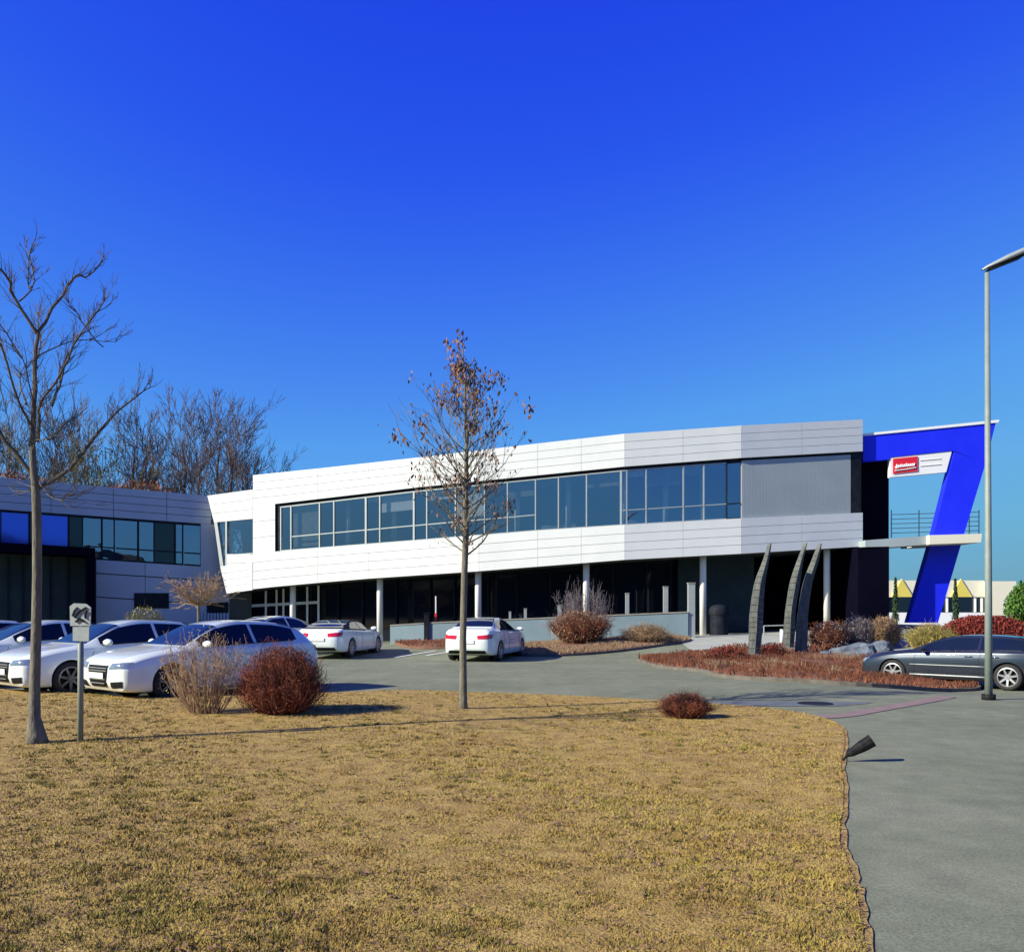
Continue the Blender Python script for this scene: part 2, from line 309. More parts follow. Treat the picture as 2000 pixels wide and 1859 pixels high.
sm = MB(); ed_ = [Vector((p.x+.012+rs.uniform(-.01, .01), p.y, 0)) for p in epl[int(len(epl)*.55):]]; strip(sm, smooth_poly(ed_, 3), .06, .0, .004); tag(sm.build('ground', M['soil']), kind='structure')
tag(mb.build('leaf_litter', M['brownleaf']), 'brown leaf litter gathered along the edge of lawn and path', 'leaves', kind='stuff')
# ------------------------------------------------------------------ road details
pts = [G(*p) for p in ((1560, 1402), (1640, 1398), (1700, 1388), (1760, 1378), (1815, 1368), (1850, 1361))]
mb = MB(); strip(mb, smooth_poly(pts), .32, 0, .006); tag(mb.build('path', M['paver_red']), kind='structure')
mb = MB(); cpt = G(1520, 1374); mb.v = [(cpt.x+1.55*math.cos(t)*(1+.2*math.sin(3*t)), cpt.y+.5*math.sin(t)*(1+.2*math.cos(2*t)), .003) for t in [i*.314 for i in range(20)]]; mb.f = [tuple(range(20))]
tag(mb.build('road_patch', M['dark_asphalt']), kind='structure')
c = G(1592, 1374); mb = MB(); mb.tube([(c.x, c.y, .0), (c.x, c.y, .012)], .3, 24); 
mh = mb.build('manhole_cover', M['blackmetal']); tag(mh, 'dark round manhole cover set in the road beside the lawn tip', 'manhole cover')
for i in range(3):
    a = G(770+i*62, 1284-i*4); b = G(850+i*60, 1271-i*3); mb = MB(); strip(mb, [a, b], .1, 0, .006); tag(mb.build('road_marking', M['whitepaint']), kind='structure')
# ------------------------------------------------------------------ planting beds
def bed(name, label, px, hgt, m, twig, ntw, th, seed, kerb=True, cols=1.):
    pts = smooth_poly([G(*p) for p in px+[px[0]]], 5)[:-1]; cx = sum((p for p in pts), Vector())/len(pts); mbb = MB(); rows = []
    for t, hh in ((0, .0), (.0, .06), (.06, .10), (.2, .12+hgt*.4), (.5, .12+hgt*.85), (.85, .12+hgt), (1, .12+hgt)):
        r = []
        for p in pts+[pts[0]]:
            q = p.lerp(cx, t); r.append((q.x, q.y, g(q.x, q.y)+hh))
        rows.append(r)
    mbb.grid(rows); tag(mbb.build('ground', m, smooth=True), kind='structure')
    if kerb:
        kb = MB(); strip(kb, pts+[pts[0]], .09, -.02, .08); tag(kb.build('kerb', M['edging']), kind='structure')
    poly = np.array([(p.x, p.y) for p in pts]); rs = random.Random(seed); tm = MB(); k = 0
    x0, y0 = poly.min(0); x1, y1 = poly.max(0)
    while k < ntw:
        x = rs.uniform(x0, x1); y = rs.uniform(y0, y1)
        if not inside(np.array([x]), np.array([y]), poly)[0]: continue
        k += 1; z = g(x, y)+.08; h = th*rs.uniform(.5, 1.2)*(.8+.5*math.sin(x*2.1)*math.cos(y*1.7)); a = rs.uniform(0, 6.28); l = rs.uniform(.2, .9)*h; wv = rs.uniform(.008, .02)
        b = rs.uniform(0, 6.28)
        tip = (x+l*math.cos(a), y+l*math.sin(a), z+h+hgt*.7)
        tm.quad((x-wv*math.cos(b), y-wv*math.sin(b), z), (x+wv*math.cos(b), y+wv*math.sin(b), z), (tip[0]+wv, tip[1], tip[2]), (tip[0]-wv, tip[1], tip[2]+.01))
    o = tm.build(name, twig); tag(o, label, 'ground cover', kind='stuff')
bed('ground_cover', 'low rust red ground cover filling the island bed below the three tall steles', [(1245, 1290), (1330, 1281), (1420, 1272), (1540, 1266), (1640, 1268), (1700, 1285), (1790, 1306), (1880, 1330), (1912, 1346), (1860, 1351), (1700, 1341), (1560, 1332), (1420, 1324), (1370, 1312), (1290, 1304)], .05, M['mulch'], M['rusttwig'], 9500, .15, 11)
bed('ground_cover', 'brown ground cover in the bed around the tall stemmed bush', [(1000, 1272), (1050, 1262), (1150, 1254), (1260, 1248), (1330, 1247), (1345, 1253), (1290, 1262), (1180, 1276), (1080, 1282), (1020, 1281)], .04, M['mulch'], M['tantwig'], 5000, .12, 12)
bed('ground_cover', 'thin brown strip of ground cover along the foot of the blue grey wall', [(770, 1258), (830, 1256), (900, 1254), (990, 1252), (1000, 1262), (900, 1266), (800, 1266)], .03, M['mulch'], M['rusttwig'], 1800, .14, 13, kerb=False)
rs = random.Random(15); tm = MB()
for i in range(60):
    c_ = G(rs.uniform(1290, 1890), rs.uniform(1292, 1336)); rr = rs.uniform(.15, .5); hh = rs.uniform(.12, .30)
    if not inside(np.array([c_.x]), np.array([c_.y]), np.array([(p.x, p.y) for p in [G(*q) for q in [(1265, 1291), (1420, 1276), (1640, 1272), (1790, 1310), (1890, 1340), (1700, 1337), (1560, 1328), (1420, 1320)]]]))[0]: continue
    for k in range(70):
        a = rs.uniform(0, 6.28); q = c_+Vector((rr*rs.random()*math.cos(a), rr*rs.random()*math.sin(a), .08)); t_ = q+Vector((rs.gauss(0, .07), rs.gauss(0, .07), hh*rs.uniform(.5, 1.1))); tm.quad(q+Vector((-.008, 0, 0)), q+Vector((.008, 0, 0)), t_+Vector((.004, 0, 0)), t_+Vector((-.004, 0, 0)))
tag(tm.build('ground_cover', M['tantwig']), 'straw coloured tufts standing in the rust red island bed', 'ground cover', kind='stuff')
# pale forecourt
mb = MB(); mb.grid([[(x, y, g(x, y)+.012) for x in [6.6+i*.5 for i in range(18)]] for y in [31.3+j*.4 for j in range(20)]]); tag(mb.build('pavement', M['pale_pave'], smooth=True), kind='structure')
# ------------------------------------------------------------------ main building
FN = [(405, 43.6), (494, 42.8), (935, 39.1), (1220, 37.9), (1448, 38.05), (1685, 39.2)]
def fd(px):
    ks = [(a, 1/b) for a, b in FN]
    if px < 405: return 43.6
    if px > 1685: return 39.2
    return 1/lerpk(ks, px)
def FP(px, py, off=0):
    p = P(px, py, fd(px)); p.y += off; return p
def FQ(px, py, off): d = fd(px)+off; return P(px, py, d)
Ttop = [(494, 928), (620, 915), (820, 893), (1050, 866), (1220, 847), (1448, 831), (1685, 819)]
Twt = [(494, 988), (537, 984), (820, 951), (1050, 928), (1220, 911), (1448, 894), (1685, 881)]
Twb = [(494, 1082), (537, 1077), (820, 1055), (1050, 1036), (1220, 1025), (1448, 1012), (1685, 1001)]
Tbot = [(443, 1156), (560, 1143), (740, 1128), (900, 1118), (1220, 1093), (1448, 1081), (1685, 1067)]
bld = thing('office_building', 'long white two storey office building with ribbon windows, raised on round columns', 'building', tuple(gz(1100, 39)))
BRK = [494, 537, 620, 820, 935, 1050, 1220, 1448, 1685]
def boards(x0, x1, kt, kb, n, gap=.7, th=.07, off=0, joints=(), skipj=True):
    """horizontal cladding boards between two edge curves, in px, split at the facade's nodes; real gaps between them"""
    mb_ = MB(); cuts = sorted(set([x0, x1]+[b for b in BRK if x0 < b < x1]+[j for j in joints if x0 < j < x1]))
    for a, b in zip(cuts, cuts[1:]):
        ga = .45 if (a in joints or a in (1220, 1448)) else 0; gb = 0
        for i in range(n):
            def yy(x, f): return lerpk(kt, x)+(lerpk(kb, x)-lerpk(kt, x))*f
            f0 = i/n; f1 = (i+1)/n
            p = [FP(a+ga, yy(a, f0)+(gap/2 if i else 0), off), FP(b-gb, yy(b, f0)+(gap/2 if i else 0), off), FP(b-gb, yy(b, f1)-(gap/2 if i < n-1 else 0), off), FP(a+ga, yy(a, f1)-(gap/2 if i < n-1 else 0), off)]
            mb_.prism(p, (0, th, 0))
    return mb_
J = (620, 720, 820, 935, 1050, 1135, 1220, 1334, 1448, 1566)
part(boards(494, 1685, Ttop, Twt, 4, joints=J), 'fascia', M['white_clad'], bld)
part(boards(443, 1685, Twb, Tbot, 4, joints=J), 'spandrel', M['white_clad'], bld)
K1 = [(494, 988), (537, 984)]; K2 = [(494, 1082), (537, 1077)]
part(boards(494, 537, K1, K2, 3), 'wall_panel', M['white_clad'], bld)
def slab(kt, kb, x0, x1, depth, off, name, m):
    mb_ = MB(); cuts = sorted(set([x0, x1]+[b for b in BRK if x0 < b < x1]))
    for a, b in zip(cuts, cuts[1:]):
        top = [FP(a, lerpk(kt, a), off), FP(b, lerpk(kt, b), off), FP(b, lerpk(kb, b), off), FP(a, lerpk(kb, a), off)]
        mb_.prism(top, (0, depth, 0))
    return part(mb_, name, m, bld)
def sh(k, d): return [(x, y+d) for x, y in k]
slab(sh(Ttop, 2), sh(Twt, -1), 497, 1683, 11, .075, 'roof', M['joint'])
slab(sh(Twb, 1.5), sh(Tbot, -1), 450, 1683, 11, .075, 'floor_slab', M['soffit'])
# shadow gap over the windows
mb = MB()
for a, b in zip(BRK, BRK[1:]):
    if a < 537: continue
    mb.prism([FP(a, lerpk(Twt, a)-1, .12), FP(b, lerpk(Twt, b)-1, .12), FP(b, lerpk(Twt, b)+6, .12), FP(a, lerpk(Twt, a)+6, .12)], (0, .1, 0))
mb.prism([FP(537.3, 985, .1), FP(546, 984, .1), FP(546, 1076, .1), FP(537.3, 1077, .1)], (0, .3, 0))
mb.prism([FP(1664, 884, .1), FP(1684, 883, .1), FP(1684, 1001, .1), FP(1664, 1002, .1)], (0, .3, 0))
part(mb, 'shadow_gap', M['blackmetal'], bld)
# interior: back wall, blinds, columns
mb = MB()
for a, b in zip(BRK, BRK[1:]):
    mb.prism([FP(a, lerpk(Twt, a)-12, 5.5), FP(b, lerpk(Twt, b)-12, 5.5), FP(b, lerpk(Twb, b)+16, 5.5), FP(a, lerpk(Twb, a)+16, 5.5)], (0, .1, 0))
part(mb, 'interior_wall', M['interior'], bld)
# windows, bay by bay
mull = [546, 566, 622, 650, 712, 740, 806, 832, 888, 945, 990, 1045, 1090, 1145, 1212, 1224, 1262, 1335, 1375, 1420, 1448]
for a, b in zip(mull, mull[1:]):
    yt = lambda x: lerpk(Twt, x)+6; yb = lambda x: lerpk(Twb, x)
    strong = a in (806, 1212, 712)
    fr = MB(); wv = 3.2 if strong else 2.0
    fr.prism([FP(a-.2, yt(a), .10), FP(a+wv, yt(a+wv), .10), FP(a+wv, yb(a+wv), .10), FP(a-.2, yb(a), .10)], (0, .12, 0))
    fr.prism([FP(a+wv, yt(a+wv), .11), FP(b-.2, yt(b), .11), FP(b-.2, yt(b)+2.2, .11), FP(a+wv, yt(a+wv)+2.2, .11)], (0, .08, 0))
    fr.prism([FP(a+wv, yb(a+wv)-2, .11), FP(b-.2, yb(b)-2, .11), FP(b-.2, yb(b), .11), FP(a+wv, yb(a+wv), .11)], (0, .08, 0))
    tr = .68 if a < 1200 else .72
    if not (1040 <= a < 1212) and a > 560:
        ym = lambda x: yt(x)+(yb(x)-yt(x))*tr
        fr.prism([FP(a+wv, ym(a), .115), FP(b-.2, ym(b), .115), FP(b-.2, ym(b)+2, .115), FP(a+wv, ym(a)+2, .115)], (0, .07, 0))
    fo = part(fr, 'window', M['frame'] if a != 1420 else M['blackmetal'], bld)
    pn = MB(); pn.quad(*[tuple(Vector(q)-Vector(bld.location)) for q in (FP(a, yt(a), .16), FP(b, yt(b), .16), FP(b, yb(b), .16), FP(a, yb(a), .16))])
    pn.build('pane', M['glass'], fo)
for px in (590, 680, 770, 905, 1010, 1110, 1218, 1300, 1372):
    c0 = FQ(px, lerpk(Twt, px)-6, 1.2); c1 = FQ(px, lerpk(Twb, px)+10, 1.2); mb = MB(); mb.tube([(c1.x, c1.y, c1.z), (c1.x, c1.y, c0.z)], .13, 12); part(mb, 'interior_column', M['column'], bld, True)
bl_ = {546: .25, 566: .92, 622: .15, 712: .1, 740: .35, 832: .2, 888: .6, 990: .3, 1045: .15, 1145: .25, 1224: .12, 1262: .3, 1335: .18}
for a, b in zip(mull, mull[1:]):
    if a in bl_:
        f_ = bl_[a]; yt = lambda x: lerpk(Twt, x)+6; yl = lambda x: yt(x)+(lerpk(Twb, x)-yt(x))*f_
        mb = MB(); mb.prism([FP(a+3, yt(a+3), .45), FP(b-1, yt(b-1), .45), FP(b-1, yl(b-1), .45), FP(a+3, yl(a+3), .45)], (0, .02, 0)); part(mb, 'blind', M['kerb'] if a % 4 else M['column'], bld)
for a, b, h_ in ((600, 660, .3), (735, 800, .34), (850, 930, .3), (1060, 1130, .28), (1232, 1290, .3), (1340, 1400, .32)):   # office furniture along the glass
    mb = MB(); yb = lambda x: lerpk(Twb, x)+4; mb.prism([FP(a, yb(a)-70*h_, 1.6), FP(b, yb(b)-70*h_, 1.6), FP(b, yb(b), 1.6), FP(a, yb(a), 1.6)], (0, .5, 0)); part(mb, 'cabinet', M['blackmetal'] if a < 900 else M['interior'], bld)
# louvre panels
mb = MB(); x = 1450.
while x < 1662:
    b = min(x+5.1, 1663); mb.prism([FP(x, lerpk(Twt, x)+5, .10), FP(b, lerpk(Twt, b)+5, .10), FP(b, lerpk(Twb, b), .10), FP(x, lerpk(Twb, x), .10)], (0, .05, 0)); x += 5.35
part(mb, 'louvre', M['louvre'], bld)
mb = MB(); mb.prism([FP(1449, lerpk(Twt, 1449)+2, .155), FP(1664, lerpk(Twt, 1664)+2, .155), FP(1664, 1004, .155), FP(1449, 1014, .155)], (0, .05, 0)); part(mb, 'louvre_backing', M['joint'], bld)
# slanted left end block with its own corner window
def SL(p): return P(p[0], p[1], 43.6-(p[0]-405)/89*.8)
def lpris(poly, th, off=0): 
    mb_ = MB(); q = [SL(p)+Vector((0, off, 0)) for p in poly]; mb_.prism(q, (0, th, 0)); return mb_
mb = MB()
for i in range(3):
    f0 = i/3; f1 = (i+1)/3
    def e(f): return (405+13*f, 968+52*f), (493.4, 956+57*f)
    (a, b), (c_, d_) = e(f0), e(f1)
    mb.prism([SL((a[0], a[1]+.6*(i > 0))), SL((b[0], b[1]+.6*(i > 0))), SL((d_[0], d_[1])), SL((c_[0], c_[1]))], (0, .07, 0))
part(mb, 'end_fascia', M['white_clad'], bld)
mb = MB()
for i in range(4):
    f0 = i/4; f1 = (i+1)/4
    def e(f): return (430+13*f, 1106+53*f), (493.4, 1098+54*f)
    (a, b), (c_, d_) = e(f0), e(f1)
    mb.prism([SL((a[0], a[1]+.6*(i > 0)))+Vector((0, -.02, 0)), SL((b[0], b[1]+.6*(i > 0)))+Vector((0, -.02, 0)), SL((d_[0], d_[1]))+Vector((0, -.02, 0)), SL((c_[0], c_[1]))+Vector((0, -.02, 0))], (0, .09, 0))
part(mb, 'end_spandrel', M['white_clad'], bld)
mb = MB(); mb.prism([SL((418, 1020)), SL((424, 1019.6)), SL((436, 1105)), SL((430, 1106))], (0, .3, 0)); mb.prism([SL((440, 1018)), SL((443, 1018)), SL((443, 1105)), SL((440, 1105))], (0, .1, 0)); mb.prism([SL((443, 1084)), SL((493, 1079)), SL((493, 1081)), SL((443, 1086))], (0, .1, 0))
fo = part(mb, 'window', M['frame'], bld)
pn = MB(); pn.quad(*[tuple(SL(p)+Vector((0, .12, 0))-Vector(bld.location)) for p in ((420, 1020), (494, 1013), (494, 1099), (432, 1106))]); pn.build('pane', M['glass'], fo)
part(lpris([(407, 969), (494, 957), (494, 1013), (419, 1021)], 8, .08), 'end_roof', M['joint'], bld)
part(lpris([(431, 1107), (494, 1099), (494, 1150), (444, 1157)], 8, .08), 'end_floor', M['soffit'], bld)
part(lpris([(420, 1020), (494, 1013), (494, 1099), (432, 1106)], .1, 4), 'end_interior_wall', M['interior'], bld)
# ground floor glazing, set back
def gf(x0, x1, off, name, m, y0=None, th=.08):
    mb_ = MB(); cuts = sorted(set([x0, x1]+[b for b in BRK if x0 < b < x1]))
    for a, b in zip(cuts, cuts[1:]):
        q = []
        for x, top in ((a, 1), (b, 1), (b, 0), (a, 0)):
            p = FP(x, lerpk(Tbot, x)+.5, off); 
            if not top: p.z = g(p.x, p.y)-.1
            else: p.z += .1
            q.append(p)
        mb_.prism(q, (0, th, 0))
    return part(mb_, name, m, bld)
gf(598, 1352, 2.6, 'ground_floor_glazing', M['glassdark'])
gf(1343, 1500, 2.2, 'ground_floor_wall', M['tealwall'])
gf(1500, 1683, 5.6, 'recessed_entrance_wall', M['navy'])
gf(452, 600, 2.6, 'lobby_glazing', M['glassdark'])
for x in (640, 690, 760, 830, 880, 950, 1010, 1080, 1150, 1210, 1280, 1330):
    p = FP(x, 1130, 2.5); zt = FP(x, lerpk(Tbot, x), 2.5).z; z0 = g(p.x, p.y); mb = MB(); mb.box((p.x, p.y, (zt+z0)/2), (.07, .1, zt-z0)); part(mb, 'glazing_mullion', M['blackmetal'], bld)
for x in (452, 492, 514, 528, 548, 577, 600):
    p = FP(x, 1160, 2.45); zt = FP(x, lerpk(Tbot, x)+1, 2.45).z; mb = MB(); mb.box((p.x, p.y, zt/2), (.09, .1, zt)); part(mb, 'lobby_mullion', M['whitepaint'], bld)
mb = MB(); a = FP(452, 1180, 2.43); b = FP(600, 1172, 2.43); mb.prism([a, b, b+Vector((0, 0, -.14)), a+Vector((0, 0, -.14))], (0, .08, 0)); part(mb, 'lobby_transom', M['whitepaint'], bld)
# columns
for px, dd in ((572, 1.2), (742, .8), (934, .8), (1145, .8), (1373, .8), (1615, .8)):
    p = FQ(px, 1150, dd); zt = FP(px, lerpk(Tbot, px), dd).z+.15; z0 = g(p.x, p.y)-.05; mb = MB()
    mb.tube([(p.x, p.y, z0), (p.x, p.y, zt-.55), (p.x, p.y, zt)], .145, 20); part(mb, 'column', M['column'], bld, True)
# dark end bay and first floor platform with railing
def DP(px, py, d=40): return P(px, py, d)
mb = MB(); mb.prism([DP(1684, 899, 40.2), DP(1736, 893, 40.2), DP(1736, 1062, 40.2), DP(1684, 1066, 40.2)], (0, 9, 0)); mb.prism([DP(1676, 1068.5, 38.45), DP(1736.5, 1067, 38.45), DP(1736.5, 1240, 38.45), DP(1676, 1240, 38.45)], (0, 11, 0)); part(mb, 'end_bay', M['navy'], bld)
mb = MB(); mb.prism([DP(1690, 1055, 38.45), DP(1815, 1046, 38.45), DP(1815, 1063, 38.45), DP(1690, 1072, 38.45)], (0, 1.2, 0)); part(mb, 'platform_beam', M['louvre'], bld)
mb = MB(); mb.prism([DP(1815, 1045, 38.2), DP(1918, 1042, 38.2), DP(1916, 1059, 38.2), DP(1815, 1063, 38.2)], (0, 2.8, 0)); part(mb, 'platform', M['cream'], bld)
rl = MB()
for i in range(5):
    y = 1003+i*9
    rl.tube([DP(1740, y+2, 41.6), DP(1912, y-3, 41.6)], .018, 5)
for x in (1741, 1795, 1850, 1893, 1912): rl.tube([DP(x, 996, 41.6), DP(x, 1050, 41.6)], .025, 5)
part(rl, 'railing', M['steel'], bld)
# ------------------------------------------------------------------ blue slanted portal
pd = 39.5
por = thing('portal_frame', 'huge royal blue slanted portal shaped like a seven at the right end of the office', 'portal', tuple(gz(1800, pd)))
def PP(px, py): return P(px, py, pd)
mb = MB(); mb.prism([PP(1686, 851), PP(1945, 825), PP(1925, 905), PP(1860, 880), PP(1738, 893), PP(1738, 897), PP(1686, 901)], (0, .42, 0)); part(mb, 'beam', M['blue'], por)
mb = MB(); mb.prism([PP(1864.5, 880.5), PP(1924.8, 905.5), PP(1883, 1043), PP(1832, 1216), PP(1774, 1216), PP(1822, 1050)], (0, .42, 0)); part(mb, 'leg', M['blue'], por)
mb = MB(); mb.prism([P(1684, 847, pd-.05), P(1952, 819.5, pd-.05), P(1950, 825, pd-.05), P(1684, 851.5, pd-.05)], (0, 1.0, 0)); part(mb, 'coping', M['whitepaint'], por)
sg = thing('sign_board', 'white sign box with a red panel of white script, hung in the blue portal', 'sign', tuple(P(1798, 928, pd+.4)))
mb = MB(); mb.prism([P(1738.5, 893.5, pd+.03), P(1859, 881, pd+.03), P(1848, 922, pd+.03), P(1738.5, 932, pd+.03)], (0, .25, 0)); part(mb, 'box', M['whitepaint'], sg)
mb = MB(); mb.prism([P(1744.5, 896, pd-.01), P(1792, 891, pd-.01), P(1792, 920, pd-.01), P(1744.5, 925, pd-.01)], (0, .035, 0)); rp = part(mb, 'red_panel', M['redsign'], sg)
mb = MB()   # flowing white script across the red panel
pts = []
for i in range(60):
    t = i/59; x = 1749+t*38; y = 911-4*t+(4.2 if i < 8 else 2.4)*math.sin(i*1.05)*(1 if i % 17 else 1.8); pts.append(P(x, y, pd-.025))
mb.tube(pts, .028, 4); mb.tube([P(1748, 919, pd-.025), P(1770, 916.5, pd-.025), P(1789, 913, pd-.025)], .03, 4)
lm = local(mb, sg); so_ = lm.build('lettering', M['whitepaint'], rp)
mb = MB()
for y0 in (899, 910):
    mb.prism([P(1797, y0-.5, pd+.005), P(1838, y0-4, pd+.005), P(1838, y0-3, pd+.005), P(1797, y0+.5, pd+.005)], (0, .022, 0))
part(mb, 'small_print', M['cream'], sg)
# ------------------------------------------------------------------ left wing
WN = [(-160, 38.52), (500, 45.47)]
def wd_(px): return 1/lerpk([(a, 1/b) for a, b in WN], px)
def WP(px, py, off=0):
    p = P(px, py, wd_(px)); n = Vector((.45, -.893, 0)); return p-n*off
wing = thing('office_wing', 'shaded two storey office wing with blue grey panels and dark windows, behind the white cars', 'building', tuple(gz(200, 40)))
def wy(a, b): return lambda x: a+(b-a)*x/410.
yT, yF, yB, yS = wy(932, 968), wy(995, 1024), wy(1080, 1107), wy(1180, 1215)
def wq(x0, x1, f0, f1, off, th):
    p = [WP(x0, f0(x0), off), WP(x1, f0(x1), off), WP(x1, f1(x1), off), WP(x0, f1(x0), off)]; return p, Vector((-.45, .893, 0))*th
def wpan(mb_, x0, x1, f0, f1, off, th): p, o_ = wq(x0, x1, f0, f1, off, th); mb_.prism(p, o_)
def mixf(a, b, t, d=0): return lambda x: a(x)+(b(x)-a(x))*t+d
mb = MB()
for i in range(4):
    for a, b in ((-150, 99), (100, 221), (222, 325), (326, 412)): wpan(mb, a, b, mixf(yT, yF, i/4, .5), mixf(yT, yF, (i+1)/4, -.5), 0, .07)
part(mb, 'fascia', M['wing_clad'], wing)
mb = MB()
for i, (t0, t1) in enumerate(((0, .24), (.25, .66), (.67, 1.2))):
    for a, b in ((188, 283), (284, 448)): wpan(mb, a, b, lambda x, t0=t0: yB(x)+t0*110+.5, lambda x, t1=t1: yB(x)+t1*110-.5, 0, .07)
part(mb, 'wall_panel', M['wing_clad'], wing)
mb = MB(); wpan(mb, -150, 410, mixf(yT, yF, 0, 2), yF, .08, 9); part(mb, 'roof', M['soffit'], wing)
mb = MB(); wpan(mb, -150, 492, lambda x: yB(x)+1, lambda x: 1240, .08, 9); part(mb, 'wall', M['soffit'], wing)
mb = MB(); wpan(mb, -150, 412, yF, lambda x: yB(x)+1, 4, .1); part(mb, 'interior_wall', M['interior'], wing)
mb = MB(); wpan(mb, -150, 412, lambda x: yF(x)-1, lambda x: yF(x)+4, .02, .3); part(mb, 'shadow_gap', M['blackmetal'], wing)
wm = [-150, -60, 0, 55, 78, 132, 160, 197, 222, 268, 300, 340, 356, 392]
for i, (a, b) in enumerate(zip(wm, wm[1:])):
    fr = MB(); dk = a in (132,)
    wpan(fr, a, a+(4 if i % 2 else 2.5), lambda x: yF(x)+4, yB, .05, .1)
    wpan(fr, a+4.2, b-.2, lambda x: yB(x)-3, yB, .06, .08)
    if a >= 160: wpan(fr, a+4.2, b-.2, lambda x: yB(x)-26, lambda x: yB(x)-23.5, .06, .08)
    fo = part(fr, 'window', M['blackmetal'], wing)
    pn = MB(); p, _ = wq(a, b, lambda x: yF(x)+4, yB, .1, .1); pn.quad(*[tuple(q-Vector(wing.location)) for q in p])
    pn.build('pane', M['glassblue'] if a in (-150, -60, 0, 78) else (M['glassdark'] if dk or a in (55, 300) else M['glass']), fo)
mb = MB(); wpan(mb, 262, 330, lambda x: 1158, lambda x: 1188, -.04, .1); wo = part(mb, 'window', M['blackmetal'], wing)
mb = MB(); wpan(mb, 404, 446, lambda x: 1176, lambda x: 1240, -.04, .1); part(mb, 'doorway', M['blackmetal'], wing)
for a in (392,):
    mb = MB(); wpan(mb, a, a+44, yF, lambda x: yB(x)+20, -.02, .12); part(mb, 'corner_panel', M['wing_clad'], wing)
mb = MB()   # fair face base near the lobby, behind the mop head tree
for i in range(9):
    p = P(395+i*6.2, 1190, 43.9); mb.box((p.x, p.y, .75), (.11, .06, 1.6))
part(mb, 'slat_screen', M['wing_clad'], wing)
# dark entrance portal of the wing
en = thing('entrance_portal', 'black boxy entrance portal projecting from the shaded wing, behind the leftmost cars', 'portal', tuple(gz(60, 33)))
def EP(px, py, off=0):
    p = P(px, py, 1/lerpk([(-160, 1/37.0), (188, 1/39.6)], px)); return p+Vector((-.45, .893, 0))*off
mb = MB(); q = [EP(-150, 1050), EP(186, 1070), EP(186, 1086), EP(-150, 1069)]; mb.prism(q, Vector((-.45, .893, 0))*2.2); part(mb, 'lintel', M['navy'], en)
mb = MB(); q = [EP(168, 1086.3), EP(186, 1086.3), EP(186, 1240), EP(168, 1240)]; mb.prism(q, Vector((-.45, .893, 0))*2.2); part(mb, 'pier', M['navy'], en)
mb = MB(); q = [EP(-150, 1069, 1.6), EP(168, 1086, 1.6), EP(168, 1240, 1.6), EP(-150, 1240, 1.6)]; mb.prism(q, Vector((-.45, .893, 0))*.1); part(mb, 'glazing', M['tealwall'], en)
mb = MB()
for x in (10, 40, 95, 130):
    q = [EP(x, 1082, 1.5), EP(x+3, 1082, 1.5), EP(x+3, 1240, 1.5), EP(x, 1240, 1.5)]; mb.prism(q, Vector((-.45, .893, 0))*.08)
part(mb, 'glazing_bar', M['blackmetal'], en)
# ------------------------------------------------------------------ blue grey wall and posts
def wall_(x0, x1, yt0, yt1, d0, d1, label):
    p0 = gz(x0, d0); p1 = gz(x1, d1); z0 = P(x0, yt0, d0).z; z1 = P(x1, yt1, d1).z
    o = thing('low_wall', label, 'wall', tuple(p0), group='low blue grey walls in front of the office')
    mb_ = MB(); mb_.prism([(p0.x, p0.y, p0.z-.2), (p1.x, p1.y, p1.z-.2), (p1.x, p1.y, z1-.05), (p0.x, p0.y, z0-.05)], (0, .25, 0)); part(mb_, 'wall', M['bluewall'], o)
    mb_ = MB(); mb_.prism([(p0.x, p0.y-.03, z0-.05), (p1.x, p1.y-.03, z1-.05), (p1.x, p1.y-.03, z1), (p0.x, p0.y-.03, z0)], (0, .31, 0)); part(mb_, 'coping', M['kerb'], o)
wall_(762, 828, 1220, 1216, 38.6, 38.1, 'short piece of low blue grey wall behind the white convertible')
wall_(838, 1344, 1215, 1194, 38.0, 35.9, 'long low blue grey wall between the dark post and the round column')
p = gz(833, 38.0); mb = MB(); zt = P(833, 1198, 38).z; mb.box((p.x, p.y, (p.z+zt)/2), (.2, .2, zt-p.z)); mb.box((p.x, p.y, zt+.02), (.26, .26, .04)); o = mb.build('gate_post', M['blackmetal']); tag(o, 'black post in the gap between the two low walls', 'post')
for (px, yt, ww, d, lab) in ((1350, 1140, .27, 36.1, 'thick grey pillar at the right end of the low wall'), (1300, 1147, .19, 37.2, 'tallest slim grey post behind the low wall, beside the thick pillar'), (1225, 1160, .15, 37.4, 'slim grey post behind the low wall, above the flat tan shrub'), (1093, 1183, .16, 37.8, 'short grey post behind the low wall, at the left of the tall bush'), (1026, 1190, .12, 38, 'small grey post just above the front of the second white car'), (996, 1196, .10, 38.2, 'thin grey post behind the roof of the second white car'), (1120, 1178, .09, 38, 'thin grey post seen through the stems of the tall bush')):
    p = gz(px, d); zt = P(px, yt, d).z; o = thing('post', lab, 'post', tuple(p), group='grey posts by the low wall')
    mb = MB(); mb.box((p.x, p.y, (p.z+zt)/2), (ww, ww, zt-p.z)); part(mb, 'shaft', M['steel'], o)
    mb = MB(); mb.box((p.x, p.y, zt+.025), (ww*1.15, ww*1.15, .05)); part(mb, 'cap', M['kerb'], o)
o = thing('marker_post', 'thin white post with a red foot in front of the dark glazing', 'post', tuple(gz(851, 38.3)))
p = Vector(o.location); mb = MB(); mb.box((p.x, p.y, 1.55), (.05, .05, 1.5)); part(mb, 'shaft', M['whitepaint'], o); mb = MB(); mb.box((p.x, p.y, 1.30), (.1, .1, .5)); part(mb, 'red_sleeve', M['redplastic'], o)
